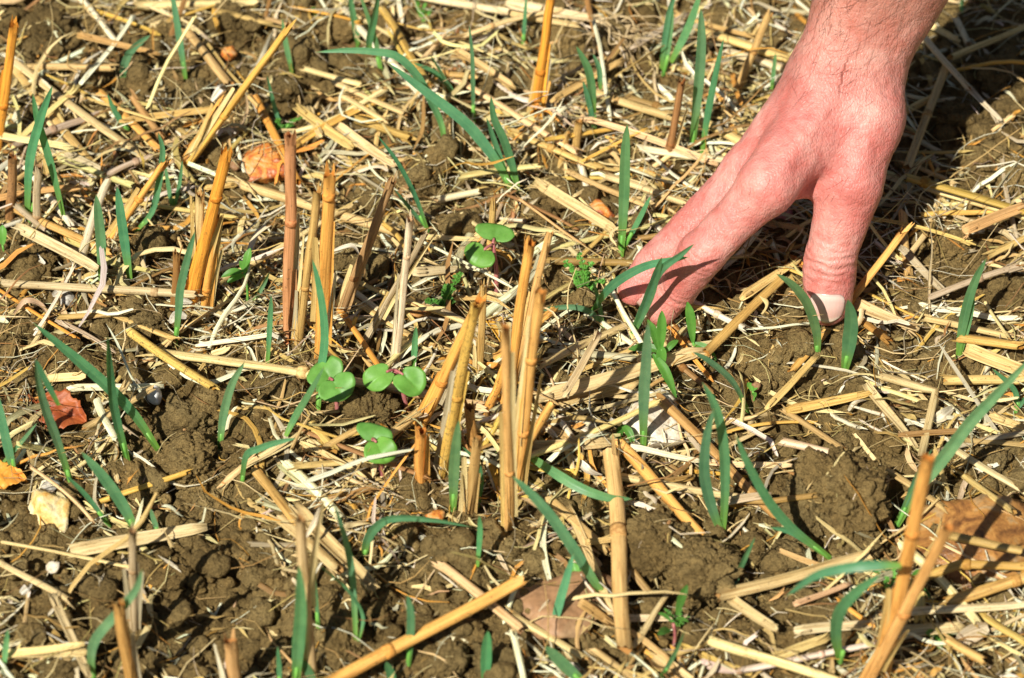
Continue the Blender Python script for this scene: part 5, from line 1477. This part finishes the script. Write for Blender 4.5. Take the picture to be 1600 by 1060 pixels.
GR = [
    ('single upright blade cut by the top edge above the banded straw', (290, 126), [(11, [(267, -20), (274, 20), (281, 65), (290, 122)])]),
    ('small blue green plant with twisted blade right of corner clod', (193, 134), [(13, [(235, 55), (222, 64), (205, 80), (197, 95), (192, 115), (193, 132)])]),
    ('plant of two crossing blades at the left below the long straws', (46, 346), [(14, [(82, 134), (62, 190), (46, 255), (38, 344)]), (12, [(51, 146), (58, 185), (70, 225), (84, 275), (102, 350)])]),
    ('short leaning blade left of the golden straw at upper left', (200, 204), [(10, [(168, 147), (176, 167), (188, 188), (200, 203)])]),
    ('thin twisting blade right of the leaning orange stalk at left', (213, 362), [(10, [(247, 207), (254, 235), (250, 275), (238, 330), (213, 360)])]),
    ('narrow pair of blades left of the orange stalk cluster', (270, 333), [(8, [(258, 258), (263, 290), (270, 330)]), (6, [(285, 250), (280, 290), (272, 330)])]),
    ('left blade of the wide twin blades at mid left', (158, 440), [(15, [(150, 304), (154, 340), (158, 385), (158, 438)], 0.1)]),
    ('right and taller blade of the wide twin blades at mid left', (203, 437), [(15, [(183, 291), (188, 330), (194, 375), (203, 437)], 0.1)]),
    ('blade rising in front of the orange stalk cluster', (274, 538), [(12, [(305, 361), (294, 400), (282, 450), (279, 485), (274, 535)])], 1.05),
    ('tall blade rising before the frayed orange stalk', (497, 642), [(13, [(488, 405), (497, 440), (505, 490), (507, 535), (500, 590), (497, 640)], 0.3)]),
    ('tiny blade low between the orange and rusty stalks', (395, 474), [(8, [(421, 425), (412, 445), (396, 472)])], 1.2),
    ('slender blade left of the rusty red stalk foot', (418, 572), [(8, [(424, 462), (422, 500), (418, 570)])]),
    ('thin dark pair of blades above the pale upright stalks', (669, 360), [(7, [(590, 212), (622, 255), (648, 305), (668, 358)]), (6, [(616, 296), (640, 325), (667, 357)])], 0.8),
    ('blade at the top edge left of the top centre group', (559, 72), [(12, [(546, -14), (551, 20), (556, 45), (559, 70)])], 0.9),
    ('top centre plant of two blades cut by the top edge', (596, 114), [(10, [(560, -15), (576, 30), (588, 70), (596, 112)]), (13, [(592, -15), (586, 25), (578, 60), (577, 80)])]),
    ('plant whose long blade arches far left at the top', (694, 228), [(13, [(492, 82), (540, 79), (585, 81), (620, 88), (650, 116), (672, 155), (690, 195), (694, 226)], 0.2)], 0.92),
    ('large plant with long wide blade drooping to upper left', (798, 296), [(17, [(605, 98), (650, 132), (690, 162), (727, 192), (752, 220), (778, 256), (798, 293)], 0.25)]),
    ('small plant with two thin blades at top right of the arching one', (712, 156), [(9, [(645, 98), (675, 111), (698, 130), (712, 153)]), (7, [(672, 86), (692, 118), (711, 152)])], 0.85),
    ('thin vertical blade right of the top centre clods', (740, 190), [(7, [(733, 38), (738, 90), (739, 140), (740, 188)])], 0.85),
    ('plant of paired narrow blades right of the drooping blade', (810, 300), [(13, [(767, 150), (772, 185), (787, 218), (800, 258), (810, 298)]), (9, [(760, 184), (774, 225), (793, 278)])], 0.85),
    ('faint blade above the small feathery weed', (440, 206), [(7, [(417, 118), (427, 160), (440, 204)])], 0.85),
    ('pale green blade beside the leaning stalk tip at the top', (457, 115), [(9, [(441, 30), (447, 70), (456, 113)])], 1.3),
    ('blade stub at the top edge left of the long orange stalk', (817, 77), [(7, [(823, -14), (820, 30), (817, 75)])]),
    ('short plant of three blades above the tan stump', (930, 212), [(14, [(900, 72), (918, 106), (925, 140), (928, 178)]), (9, [(911, 127), (920, 160), (930, 210)]), (9, [(926, 84), (936, 108), (938, 140)])]),
    ('tuft of blades at the top edge above the brown stalk', (1036, 118), [(10, [(1056, -14), (1044, 30), (1029, 100)]), (9, [(1052, 14), (1046, 60), (1041, 115)], 0.1), (14, [(1096, -14), (1076, 42), (1048, 98)])], 1.1),
    ('left taller blade of the big twin blades near the wrist', (1081, 236), [(17, [(1095, 13), (1096, 70), (1091, 140), (1081, 234)], 0.15)]),
    ('right darker blade of the big twin blades near the wrist', (1097, 238), [(13, [(1131, 60), (1120, 108), (1107, 172), (1097, 236)], 0.15)], 0.8),
    ('tall spear blade standing left of the middle finger', (970, 402), [(16, [(980, 194), (977, 240), (975, 310), (970, 400)], 0.2)], 0.95),
    ('thin blade right beside the tall spear blade', (976, 386), [(9, [(1017, 306), (999, 342), (976, 384)])]),
    ('plant whose leaf lies across the middle finger', (925, 488), [(13, [(1076, 402), (1048, 407), (1012, 415), (982, 429), (955, 448), (940, 465), (926, 486)], -1.5)], 0.92),
    ('plant whose leaves cross in front of the index finger', (986, 528), [(14, [(1034, 402), (1025, 430), (1016, 460), (1000, 496), (986, 526)], -0.6), (13, [(1085, 381), (1062, 400), (1035, 420), (1020, 445), (1000, 496), (986, 526)], -0.6)], 0.95),
    ('bent dark blade lying left below the fingertips', (943, 514), [(9, [(818, 492), (862, 482), (903, 481), (930, 494), (943, 512)]), (7, [(928, 440), (936, 475), (943, 512)])], 0.8),
    ('straight tall blade in front of the chalky stone', (1005, 698), [(16, [(1013, 503), (1010, 560), (1006, 620), (1005, 696)], -0.2)]),
    ('blade slanting down behind the round little clod', (1170, 644), [(10, [(1083, 550), (1112, 567), (1145, 597), (1170, 642)])], 0.85),
    ('plant of two hanging blades left of the largest clod', (1129, 838), [(15, [(1097, 597), (1118, 637), (1130, 690), (1133, 760), (1129, 835)]), (15, [(1115, 638), (1103, 690), (1101, 745), (1113, 795), (1128, 835)])], 0.92),
    ('plant with blades bent down right in front of the largest clod', (1298, 874), [(14, [(1150, 680), (1170, 728), (1202, 785), (1240, 828), (1298, 872)]), (12, [(1203, 824), (1242, 834), (1296, 870)])], 0.88),
    ('long broad blade slanting out through the right edge', (1400, 824), [(20, [(1618, 552), (1560, 614), (1515, 662), (1475, 715), (1432, 768), (1400, 822)], 0.1), (9, [(1457, 700), (1434, 742), (1402, 820)])], 1.05),
    ('curved blade in front of the left side of the thumb', (1277, 560), [(14, [(1213, 428), (1240, 447), (1262, 476), (1276, 520), (1277, 558)], -0.3)], 0.9),
    ('short folded blunt blade in front of the thumb nail', (1320, 578), [(21, [(1325, 468), (1330, 500), (1327, 535), (1320, 576)], -0.3)], 0.95),
    ('plant of twin blades standing alone at the right', (1497, 558), [(14, [(1541, 404), (1525, 436), (1512, 474), (1503, 515), (1497, 556)]), (13, [(1520, 448), (1514, 490), (1500, 556)])], 0.9),
    ('thin dark blades at the right edge beyond the long blade', (1588, 642), [(8, [(1550, 576), (1585, 610), (1588, 640)]), (7, [(1604, 618), (1589, 640)])], 0.75),
    ('plant behind the red leaf with forked blades', (113, 764), [(13, [(54, 558), (62, 605), (73, 645), (90, 690), (113, 760)]), (9, [(57, 562), (70, 592), (92, 634)])], 0.92),
    ('long blade slanting across from the left behind the tall blade', (247, 704), [(16, [(51, 504), (98, 543), (130, 570), (168, 604), (210, 648), (247, 702)], 0.2)], 0.92),
    ('tall vertical left blade crossing the white straw', (200, 724), [(14, [(168, 524), (172, 580), (180, 645), (200, 722)], 0.1)], 0.88),
    ('broad blade leaning left between cream flint and cracked clod', (212, 832), [(16, [(127, 706), (160, 744), (192, 790), (212, 830)], 0.1)]),
    ('wide blade at the far left edge above the orange leaf', (22, 744), [(15, [(-5, 612), (8, 680), (22, 742)]), (6, [(58, 661), (30, 695), (0, 728)])]),
    ('lone upright blade on the bare patch left of centre', (343, 704), [(12, [(382, 566), (362, 602), (349, 650), (343, 702)])], 1.05),
    ('small bent blade pointing right over the bare patch edge', (377, 764), [(10, [(463, 685), (432, 692), (403, 702), (384, 714), (377, 762)], -0.4)], 0.85),
    ('thin leaning blade above the tip of the cream flint', (171, 822), [(7, [(104, 744), (135, 775), (170, 820)])], 0.95),
    ('small blade on the right of the flat pale straw', (247, 834), [(8, [(235, 794), (240, 812), (247, 832)])], 1.2),
    ('leaf slanting in front of the left round leaved seedling', (446, 684), [(11, [(507, 573), (484, 614), (462, 650), (446, 682)], -0.3)]),
    ('upright blade in the front of the centre clump', (708, 798), [(15, [(717, 656), (712, 700), (709, 745), (708, 796)], -0.1)], 1.0),
    ('little blade between the round leaves and the leaning stalk', (646, 576), [(9, [(650, 510), (648, 540), (646, 574)])], 1.15),
    ('thin grey green blade curling beside the pale thick stump', (747, 790), [(7, [(722, 698), (745, 722), (752, 755), (747, 788)])], 0.8),
    ('leaf drooping right from the central pair of stalks', (812, 702), [(14, [(988, 780, 1.0), (950, 778, 1.4), (905, 762, 1.7), (855, 732, 1.6), (814, 701)], 0)]),
    ('long blade slanting down right of the central pair', (952, 948), [(15, [(800, 744), (828, 770), (860, 806), (893, 853), (920, 895), (952, 945)], 0.1)]),
    ('upright blade in front of the rosy flat stone', (862, 994), [(12, [(896, 865), (884, 908), (872, 950), (862, 992)])], 1.05),
    ('blade cut by the bottom edge below the rosy stone', (918, 1074), [(16, [(852, 1010), (876, 1034), (916, 1072)])], 0.95),
    ('thin dark blade leaning right at the bottom', (1030, 1066), [(7, [(1070, 985), (1055, 1020), (1030, 1064)])], 0.75),
    ('small curved blade left of the long tan straw', (1148, 932), [(10, [(1180, 839), (1163, 875), (1150, 905), (1148, 930)])], 1.0),
    ('plant with folded hanging blade left of the crossed pair', (1313, 1036), [(16, [(1376, 898), (1340, 924), (1313, 955), (1306, 990), (1313, 1034)], -0.4), (13, [(1228, 932), (1275, 900), (1330, 887), (1370, 884), (1408, 884)], -0.6)], 0.9),
    ('arched blade bending right over the lower centre straw', (570, 870), [(14, [(738, 824), (675, 813), (614, 811), (586, 826), (573, 848), (570, 868)], -0.2)]),
    ('small lone blade behind the arched blade tip', (746, 888), [(8, [(749, 806), (750, 832), (746, 886)])], 1.1),
    ('thin tall blades paired at the bottom left of centre', (556, 1002), [(10, [(522, 788), (540, 845), (551, 905), (556, 1000)]), (9, [(497, 882), (543, 922), (566, 962), (560, 1002)])], 0.85),
    ('narrow blade behind the withered stalk at the bottom', (498, 988), [(9, [(488, 858), (493, 920), (498, 986)])], 0.9),
    ('wide bottom blade left of the withered stalk', (462, 1072), [(17, [(467, 883), (470, 950), (466, 1010), (462, 1070)], 0.0)]),
    ('rounded single blade in front of the long orange straw', (638, 1042), [(11, [(637, 929), (642, 968), (638, 1040)])], 0.85),
    ('blade rising from the bottom edge right of the orange straw', (758, 1076), [(15, [(762, 986), (760, 1020), (758, 1074)])], 1.1),
    ('dark blade tip at the bottom edge on the orange straw', (615, 1074), [(12, [(603, 1034), (610, 1052), (615, 1072)])], 0.7),
    ('green blade tip at the bottom edge by the wide blade', (494, 1076), [(12, [(474, 1031), (482, 1050), (494, 1074)])], 0.85),
    ('blade tip at the bottom edge left of the wide blade', (437, 1072), [(8, [(434, 1010), (436, 1040), (437, 1070)])], 0.95),
    ('curved bottom left blade bent at its foot', (147, 1070), [(13, [(222, 889), (212, 922), (180, 962), (150, 998), (142, 1030), (147, 1068)])], 1.15),
    ('yellowing thin blade at the far bottom left', (5, 1050), [(8, [(12, 983), (9, 1012), (5, 1048)])], 1.4),
    ('small blade in shadow of the right wrist side', (1410, 170), [(6, [(1404, 145), (1407, 158), (1410, 170)])], 1.1),
    ('tiny upright blade at the top right of the wrist', (1502, 22), [(6, [(1504, -10), (1503, 8), (1502, 20)])], 1.1),
    ('thin blade left of the wrist at the top', (1206, 138), [(7, [(1212, 82), (1209, 110), (1206, 136)])], 0.95),
]
for lab, base, bl, *t in GR:
    grass(lab, base, bl, t[0] if t else 1.0)

# ------------------------------------------------------------------ seedlings with a pair of round seed leaves
def seed_leaf(center, attach, wpx, hpx, e, org, tilt, tint):
    """kidney shaped leaf; notch where the stalk joins"""
    c = np.array(center); a = np.array(attach)
    d = a - c; d[2] = 0; d /= np.linalg.norm(d) + 1e-9
    nrm = np.array([tilt[0], -0.35 + tilt[1], 0.94]); nrm /= np.linalg.norm(nrm)
    u = d - nrm * (d @ nrm); u /= np.linalg.norm(u); v = np.cross(nrm, u)
    rx, ry = wpx / 36 * CM / 2, hpx / 36 * CM / 2
    # radius in the leaf plane so that the outline covers wpx by hpx in the picture
    v_px = np.linalg.norm([v @ RIGHT, v @ UPV]); u_px = np.linalg.norm([u @ RIGHT, u @ UPV])
    hor = abs(u @ RIGHT) > abs(v @ RIGHT)
    ru = (rx if hor else ry) / max(0.45, u_px); rv = (ry if hor else rx) / max(0.45, v_px)
    rings, seg = 7, 40
    V, UV = [], []
    foc = c + u * ru * 0.62
    for k in range(rings + 1):
        t = k / rings
        for s in range(seg):
            th = 2 * math.pi * s / seg
            notch = 1 - 0.46 * math.exp(-(min(th, 2 * math.pi - th) / 0.24) ** 2)
            rr = (1 + 0.035 * math.sin(3 * th + c[0] * 900) + 0.05 * math.sin(2 * th + c[1] * 700) + 0.012 * math.sin(9 * th)) * notch
            edge = c + u * ru * math.cos(th) * rr + v * rv * math.sin(th) * rr
            p = foc + (edge - foc) * t
            off = p - c
            x, y = off @ u / ru, off @ v / rv
            p = p + nrm * (ru * (0.22 * (y * y) - 0.16 * (x * x) + 0.07 * math.sin(3 * x + 2 * y + c[0] * 300) - 0.06 * math.exp(-(y / 0.12) ** 2)))
            V.append(p - org); UV.append((0.5 + 0.5 * y, 0.5 + 0.5 * x))
    F = [(k * seg + s, k * seg + (s + 1) % seg, (k + 1) * seg + (s + 1) % seg, (k + 1) * seg + s) for k in range(rings) for s in range(seg)]
    mb = MB(); mb.add(V, F, UV)
    o = link('seed_leaf', mb.mesh('seed_leaf', [M_COTY]), e, None, tint)
    s = o.modifiers.new('thickness', 'SOLIDIFY'); s.thickness = 0.0004
    m2 = MB(); j = foc - u * 0.0 ; tube(m2, resample([a - org, (a + foc) / 2 - org + nrm * 0.0006, foc - org + nrm * 0.0003], 5), np.linspace(0.0007, 0.0005, 5), 7)
    link('leaf_stalk', m2.mesh('leaf_stalk', [M_REDSTEM, M_REDSTEM]), o)
def roundleaf(lab, base, node, leaves, hgt):
    b = on_ground(*base)
    y0 = b[1]
    e = link('round_leaved_seedling', None, None, b)
    tag(e, lab, 'seedling', 'seedlings with paired round seed leaves')
    n_ = at_y(node[0], node[1], y0 + 0.001)
    mb = MB(); tube(mb, resample([(0, 0, -0.004), (n_ - b) * 0.5 + np.array([0.0006, 0, 0]), n_ - b], 7), np.linspace(0.0011, 0.0009, 7), 9)
    link('stem', mb.mesh('stem', [M_REDSTEM, M_REDSTEM]), e)
    for (cx, cy, w, h, tl, tint) in leaves:
        # leaf plane about level at the height of the node
        c = at_z(cx, cy, n_[2] + 0.0006)
        seed_leaf(c, n_, w, h, e, b, tl, tint)
roundleaf('upper round leaved seedling with red stem beside the split topped stalks', (776, 458), (770, 382), [(774, 364, 60, 30, (0.05, 0.0), (0.95, 0.95, 0.95)), (750, 399, 54, 34, (-0.1, 0.0), (1.05, 1.02, 0.9))], 2)
roundleaf('left round leaved seedling above the grey brown clod', (528, 642), (516, 592), [(508, 581, 56, 40, (-0.05, 0), (0.95, 0.97, 1.0)), (527, 606, 56, 42, (0.05, -.1), (0.98, 1.0, 1.05))], 2)
roundleaf('seedling with two round leaves held level side by side', (637, 640), (616, 578), [(592, 590, 46, 42, (-0.1, -0.2), (1.08, 1.06, 1.0)), (641, 596, 46, 48, (0.1, -0.2), (1.04, 1.06, 1.0))], 2)
roundleaf('lowest round leaved seedling over straws left of the centre clump', (598, 742), (583, 686), [(586, 678, 54, 30, (0.0, 0.0), (0.9, 0.95, 1.0)), (594, 704, 46, 42, (0.05, -0.1), (1.1, 1.08, 0.9))], 1)

# ------------------------------------------------------------------ broadleaf sprouts and small weeds
def lance_leaf(e, org, A, B, wpx, tint, rise=0.15):
    P = resample([A, (np.array(A) + np.array(B)) / 2 + np.array([0, 0, rise * np.linalg.norm(np.array(B) - np.array(A))]), B], 12)
    t = np.linspace(0, 1, 12); W = wpx / 36 * CM * np.sin(np.pi * np.clip(t * 0.94 + 0.04, 0, 1)) ** 0.75
    mb = MB(); ribbon(mb, P - org, W, VIEWF + np.array([0, 0, 0.6]), np.linspace(0, R.uniform(-.5, .5), 12), 0.3, 7, 0, vlen=1)
    return link('leaf', mb.mesh('leaf', [M_WEED]), e, None, tint)
def sprout(name, lab, base, nodepx, leaves, group=None, stem=M_SHEATH, sr=0.0008, lean=0.0):
    b = on_ground(*base); n_ = at_y(nodepx[0], nodepx[1], b[1] + lean * CM)
    if n_[2] < b[2] + 0.002: n_[2] = b[2] + 0.002
    e = link(name, None, None, b); tag(e, lab, 'weed', group)
    mb = MB(); tube(mb, resample([(0, 0, -0.003), (n_ - b) * 0.5 + np.array([0.0007, 0, 0]), n_ - b], 6), np.linspace(sr * 1.2, sr, 6), 8)
    link('stem', mb.mesh('stem', [stem, stem]), e)
    for l in leaves:
        (ax, ay, bx, by, w) = l[:5]; k = l[5] if len(l) > 5 else 1.0
        A = at_y(ax, ay, n_[1] + R.uniform(-.001, .001)); B = at_y(bx, by, n_[1] - (0.004 if by > ay else -0.006))
        gB = float(ground_h(B[0], B[1], TOP)) + 0.006
        if B[2] < gB: B = at_z(bx, by, gB)
        lance_leaf(e, b, A, B, w, (k, k, k))
    return e
sprout('broadleaf_sprout', 'bright green lance leaved sprout below the index fingertip', (1037, 600), (1033, 545),
       [(1030, 550, 1012, 500, 13, 0.7), (1033, 547, 1034, 486, 15, 0.85), (1036, 550, 982, 546, 14, 0.6), (1034, 540, 1032, 582, 16, 0.85), (1020, 553, 1057, 622, 16, 0.75), (1038, 552, 1060, 532, 10, .7)], sr=0.0008)
sprout('broadleaf_sprout', 'two lance leaves right of the lance leaved sprout by the fingertip', (1086, 560), (1083, 536), [(1083, 538, 1074, 472, 15, 0.85), (1083, 536, 1120, 563, 14, 0.75)], sr=0.0006)
sprout('clover_sprout', 'tiny three leaf clover sprout right of the lance leaved sprout', (1177, 625), (1176, 612), [(1176, 612, 1168, 598, 9), (1177, 611, 1185, 598, 9), (1176, 613, 1180, 621, 8)], sr=0.0004)
sprout('clover_sprout', 'small three leaf sprout at the bottom right corner', (1470, 1010), (1467, 1000), [(1466, 1000, 1447, 990, 14, .8), (1468, 999, 1490, 991, 12, .8), (1467, 1001, 1468, 1014, 13, .8)], sr=0.0004)
sprout('clover_sprout', 'pair of light green round leaflets above the rosy stone', (898, 912), (899, 905), [(899, 904, 896, 880, 15, 1.1), (899, 905, 916, 895, 14, 1.1)], sr=0.0004)
sprout('broadleaf_sprout', 'small bright broadleaf sprout right of the orange stalk cluster', (386, 476), (382, 428), [(382, 428, 391, 388, 13, 0.85), (380, 424, 346, 433, 12, 0.7), (381, 430, 355, 442, 12, 0.9), (383, 426, 374, 408, 9, 0.8)], sr=0.0005)
sprout('broadleaf_sprout', 'single oval leaf at the left edge above the long grey straw', (4, 408), (4, 384), [(4, 384, 4, 352, 15, 0.9)], sr=0.0005)
sprout('broadleaf_sprout', 'dark leaf pair behind the crossed pair at bottom right', (1378, 905), (1376, 897), [(1376, 897, 1346, 876, 14, 0.6), (1420, 912, 1454, 936, 12, 0.6), (1422, 908, 1440, 890, 8, .7)], sr=0.0006)
sprout('broadleaf_sprout', 'faded oval leaved sprout on red stem below the pitted clod', (1052, 1010), (1052, 975), [(1057, 962, 1074, 914, 12, 0.5), (1048, 985, 1027, 992, 11, 0.4), (1050, 972, 1028, 958, 6, 0.6), (1056, 968, 1076, 972, 6, 0.5)], None, M_REDSTEM, 0.0006)
sprout('broadleaf_sprout', 'tiny paired leaflets right of the thin blade at top', (713, 84), (712, 78), [(711, 78, 709, 62, 9, 0.7), (714, 80, 726, 70, 8, 0.7)], sr=0.0004)
sprout('broadleaf_sprout', 'small round leaf at the top below the stalk tip', (492, 26), (491, 22), [(491, 24, 490, 12, 11, .7)], sr=0.0004)
sprout('broadleaf_sprout', 'green leaf in front of the chalky stone beside the straight blade', (985, 690), (980, 684), [(966, 690, 972, 664, 10, 0.6), (972, 664, 991, 690, 12, 0.7)], sr=0.0004)
sprout('broadleaf_sprout', 'dark small leaf pair right of the centre clump', (775, 702), (770, 698), [(770, 698, 754, 702, 9, 0.6), (772, 697, 800, 692, 8, 0.6)], sr=0.0004)
def ferny(lab, base, tops, n, dull, leafpx=7.0):
    b = on_ground(*base); e = link('ferny_weed', None, None, b); tag(e, lab, 'weed', 'ferny leaved weeds')
    g = random.Random(base[0])
    for (tx, ty) in tops:
        t = at_y(tx, ty, b[1] + g.uniform(-0.004, 0.006)); t[2] = max(t[2], b[2] + 0.004)
        P = resample([b, (b + t) / 2 + np.array([g.uniform(-.001, .001), 0, 0.002]), t], 9)
        mb = MB(); tube(mb, P - b, np.linspace(0.00045, 0.00025, 9), 6)
        fr = link('frond', mb.mesh('frond', [M_SHEATH, M_SHEATH]), e)
        for i in range(2, 9):
            for s in (-1, 1):
                L = leafpx / 36 * CM * g.uniform(0.9, 1.9) * (1.15 - 0.06 * i)
                d = np.array([s * g.uniform(0.5, 1), g.uniform(-0.5, 0.5), g.uniform(-0.2, 0.6)]); d /= np.linalg.norm(d)
                for lobe in (-0.6, 0, 0.6):
                    dd = np.array([d[0] * math.cos(lobe) - d[2] * math.sin(lobe), d[1], d[0] * math.sin(lobe) + d[2] * math.cos(lobe)])
                    A = P[i]; B = P[i] + dd * L * (1 if lobe == 0 else 0.8)
                    Q = np.linspace(0, 1, 5)[:, None] * (B - A) + A
                    m2 = MB(); ribbon(m2, Q - b, L * 0.55 * np.array([0.15, 0.8, 1.0, 0.8, 0.1]), VIEWF + np.array([0, 0, .7]), 0, 0.2, 3, 0, vlen=1)
                    k = dull * g.uniform(0.8, 1.15)
                    link('leaflet', m2.mesh('leaflet', [M_WEED]), fr, None, (k, k, k))
ferny('bright ferny weed left of the fingertips', (912, 462), [(884, 408), (905, 398), (922, 412), (940, 438), (900, 430), (925, 440)], 8, 0.95)
ferny('sparse ferny weed right of the white thin stalk', (690, 482), [(668, 470), (698, 446), (716, 428), (705, 470)], 6, 0.75)
ferny('small feathery weed at the foot of the long frayed straw', (440, 208), [(420, 196), (436, 186), (472, 184), (455, 196)], 6, 0.75, 4.5)
ferny('feathery weed at the top edge right of the top blades', (662, 38), [(652, 2), (664, 6), (672, 18)], 6, 0.95, 4.5)
ferny('little ferny weed behind the crossed pair at bottom right', (1390, 935), [(1386, 902), (1398, 890)], 6, 0.95, 4)
ferny('wispy ferny weed below the pitted clod', (1062, 985), [(1040, 952), (1075, 965), (1062, 945)], 6, 0.8, 3.5)

# ------------------------------------------------------------------ pulled-up crown with a tangle of roots at the top
def root_tangle():
    b = on_ground(955, 75)
    e = link('root_tangle', None, None, b); tag(e, 'tangle of dry pale roots on an upturned clump at the top', 'roots')
    g = random.Random(9)
    c = b + np.array([0, 0, 0.012])
    V, F = clod_shape(4, 951, 1.0)
    o = link('root_clump', raw_mesh('root_clump', V * np.array([0.010, 0.009, 0.009]), F, [M_CLOD]), e, (0, 0, 0.006))
    for i in range(46):
        a = g.uniform(-math.pi, math.pi) if g.random() < .3 else g.gauss(-0.9, 0.7)
        L = g.uniform(0.012, 0.045)
        P = [np.array([0, 0, 0.010]) + np.array([g.gauss(0, .004), g.gauss(0, .004), g.gauss(0, .003)])]
        d = np.array([math.cos(a), math.sin(a) * 0.8, g.uniform(-0.1, 0.5)])
        for k in range(6):
            d = d + np.array([g.gauss(0, .5), g.gauss(0, .5), g.gauss(-0.15, .3)]); d /= np.linalg.norm(d)
            q = P[-1] + d * L / 6
            hz = float(ground_h(q[0] + b[0], q[1] + b[1], TOP)) - b[2] + 0.002
            q[2] = max(q[2], hz); P.append(q)
        mb = MB(); r = g.choice([0.0002, 0.0003, 0.0003, 0.0005]); tube(mb, resample(P, 16), np.linspace(r * 1.3, r * 0.5, 16), 5)
        link('root', mb.mesh('root', [M_ROOT, M_ROOT]), e)
root_tangle()
def wisp(lab, pts, w, col):
    """dry curled leaf lying or looping over the litter"""
    P = []
    for q in pts:
        h = q[2] if len(q) > 2 else 0.4
        P.append(on_ground(q[0], q[1], 0, True) * 0 + at_z(q[0], q[1], float(on_ground(q[0], q[1], 0, True)[2]) + h * CM))
    S = resample(P, 18); c = S.mean(0); t = np.linspace(0, 1, 18)
    mb = MB(); ribbon(mb, S - c, w / 36 * CM * (0.35 + 0.65 * np.sin(np.pi * t) ** 0.6), VIEWF, np.linspace(R.uniform(-.6, .6), R.uniform(-1.6, 1.6), 18), 0.5, 5)
    o = link('dry_leaf', mb.mesh('dry_leaf', [M_STRAW]), None, c, col); tag(o, lab, 'leaf', 'dry curled leaves')
for a in [
    ('white dry leaf tip curling over the left edge clod', [(70, 412), (40, 388, .9), (22, 398, 1.0), (18, 408, .6)], 12, (0.74, 0.68, 0.55)),
    ('papery white leaf at the foot of the orange stalk cluster', [(266, 455, .6), (280, 468, .9), (300, 474, .5)], 14, (0.76, 0.70, 0.58)),
    ('second papery white leaf below the orange stalk cluster', [(266, 505, .6), (276, 492, .9), (292, 496, .7)], 13, (0.74, 0.68, 0.56)),
    ('pinkish dry leaf curling on the soil at mid left', [(22, 492), (40, 470, .8), (66, 478, .8), (80, 510, .4)], 9, (0.62, 0.42, 0.26)),
    ('grey leaf end on the long greyish straw', [(82, 462, .6), (105, 450, .8), (140, 455, .6)], 15, (0.60, 0.56, 0.46)),
    ('thin dry leaf hanging in a loop below the leaning yellow stalk', [(384, 148, 1.8), (386, 172, 1.2), (375, 200, .8), (355, 222, .4)], 6, (0.56, 0.4, 0.22)),
    ('white curled leaf right of the leaning yellow stalk foot', [(330, 158, .8), (345, 138, 1.2), (352, 140, .6)], 13, (0.76, 0.7, 0.58)),
    ('white curl of dry leaf at upper right of the twin stalk', [(340, 212, .8), (352, 198, 1.2), (368, 208, .8)], 9, (0.74, 0.66, 0.52)),
    ('curly pale leaf right of the brown splintered stalk', [(1004, 240, .8), (1012, 214, 1.2), (1030, 206, .8), (1046, 206, .4)], 8, (0.70, 0.58, 0.38)),
    ('pale ribbon leaf lying left of the chalky stone', [(860, 664, .8), (890, 664, .9), (920, 675, .5), (955, 685, .3)], 13, (0.68, 0.6, 0.46)),
    ('white papery leaf at lower right of the bare gravelly gap', [(1458, 658, .8), (1475, 648, 1.0), (1490, 638, .9)], 18, (0.74, 0.66, 0.48)),
    ('thin white curled leaf right of the gravelly gap', [(1325, 642, .4), (1338, 628, .8), (1370, 622, .7)], 8, (0.70, 0.62, 0.46)),
    ('pale leaf strand rising right of the hollow leaning stalk', [(1452, 500, .2), (1452, 440, 1.0), (1456, 380, 2.0), (1447, 325, 2.6)], 6, (0.62, 0.48, 0.26)),
    ('broad pale torn leaf at the bottom right', [(1495, 1002, .6), (1520, 990, .9), (1545, 980, .8)], 26, (0.66, 0.54, 0.36)),
    ('white loop of dry leaf left of the frayed orange stalk', [(520, 392, .8), (550, 384, 1.4), (564, 402, 1.0)], 7, (0.74, 0.66, 0.5)),
    ('pale leaf scrap under the tall central pair', [(905, 720, .5), (920, 735, .8), (942, 742, .5)], 13, (0.74, 0.66, 0.5)),
    ('dry pink leaf tip at the bottom between chaff', [(1095, 1032, .5), (1115, 1042, .7), (1150, 1050, .5)], 12, (0.62, 0.46, 0.38)),
    ('white dry leaf flake at lower left near the cream flint', [(32, 928, .4), (42, 918, .8), (48, 912, .5)], 13, (0.66, 0.62, 0.52)),
    ('pale dry leaf hanging from the withered stalk at the bottom', [(478, 840, 2.0), (492, 815, 2.6), (500, 793, 2.8)], 8, (0.72, 0.6, 0.4)),
]: wisp(*a)
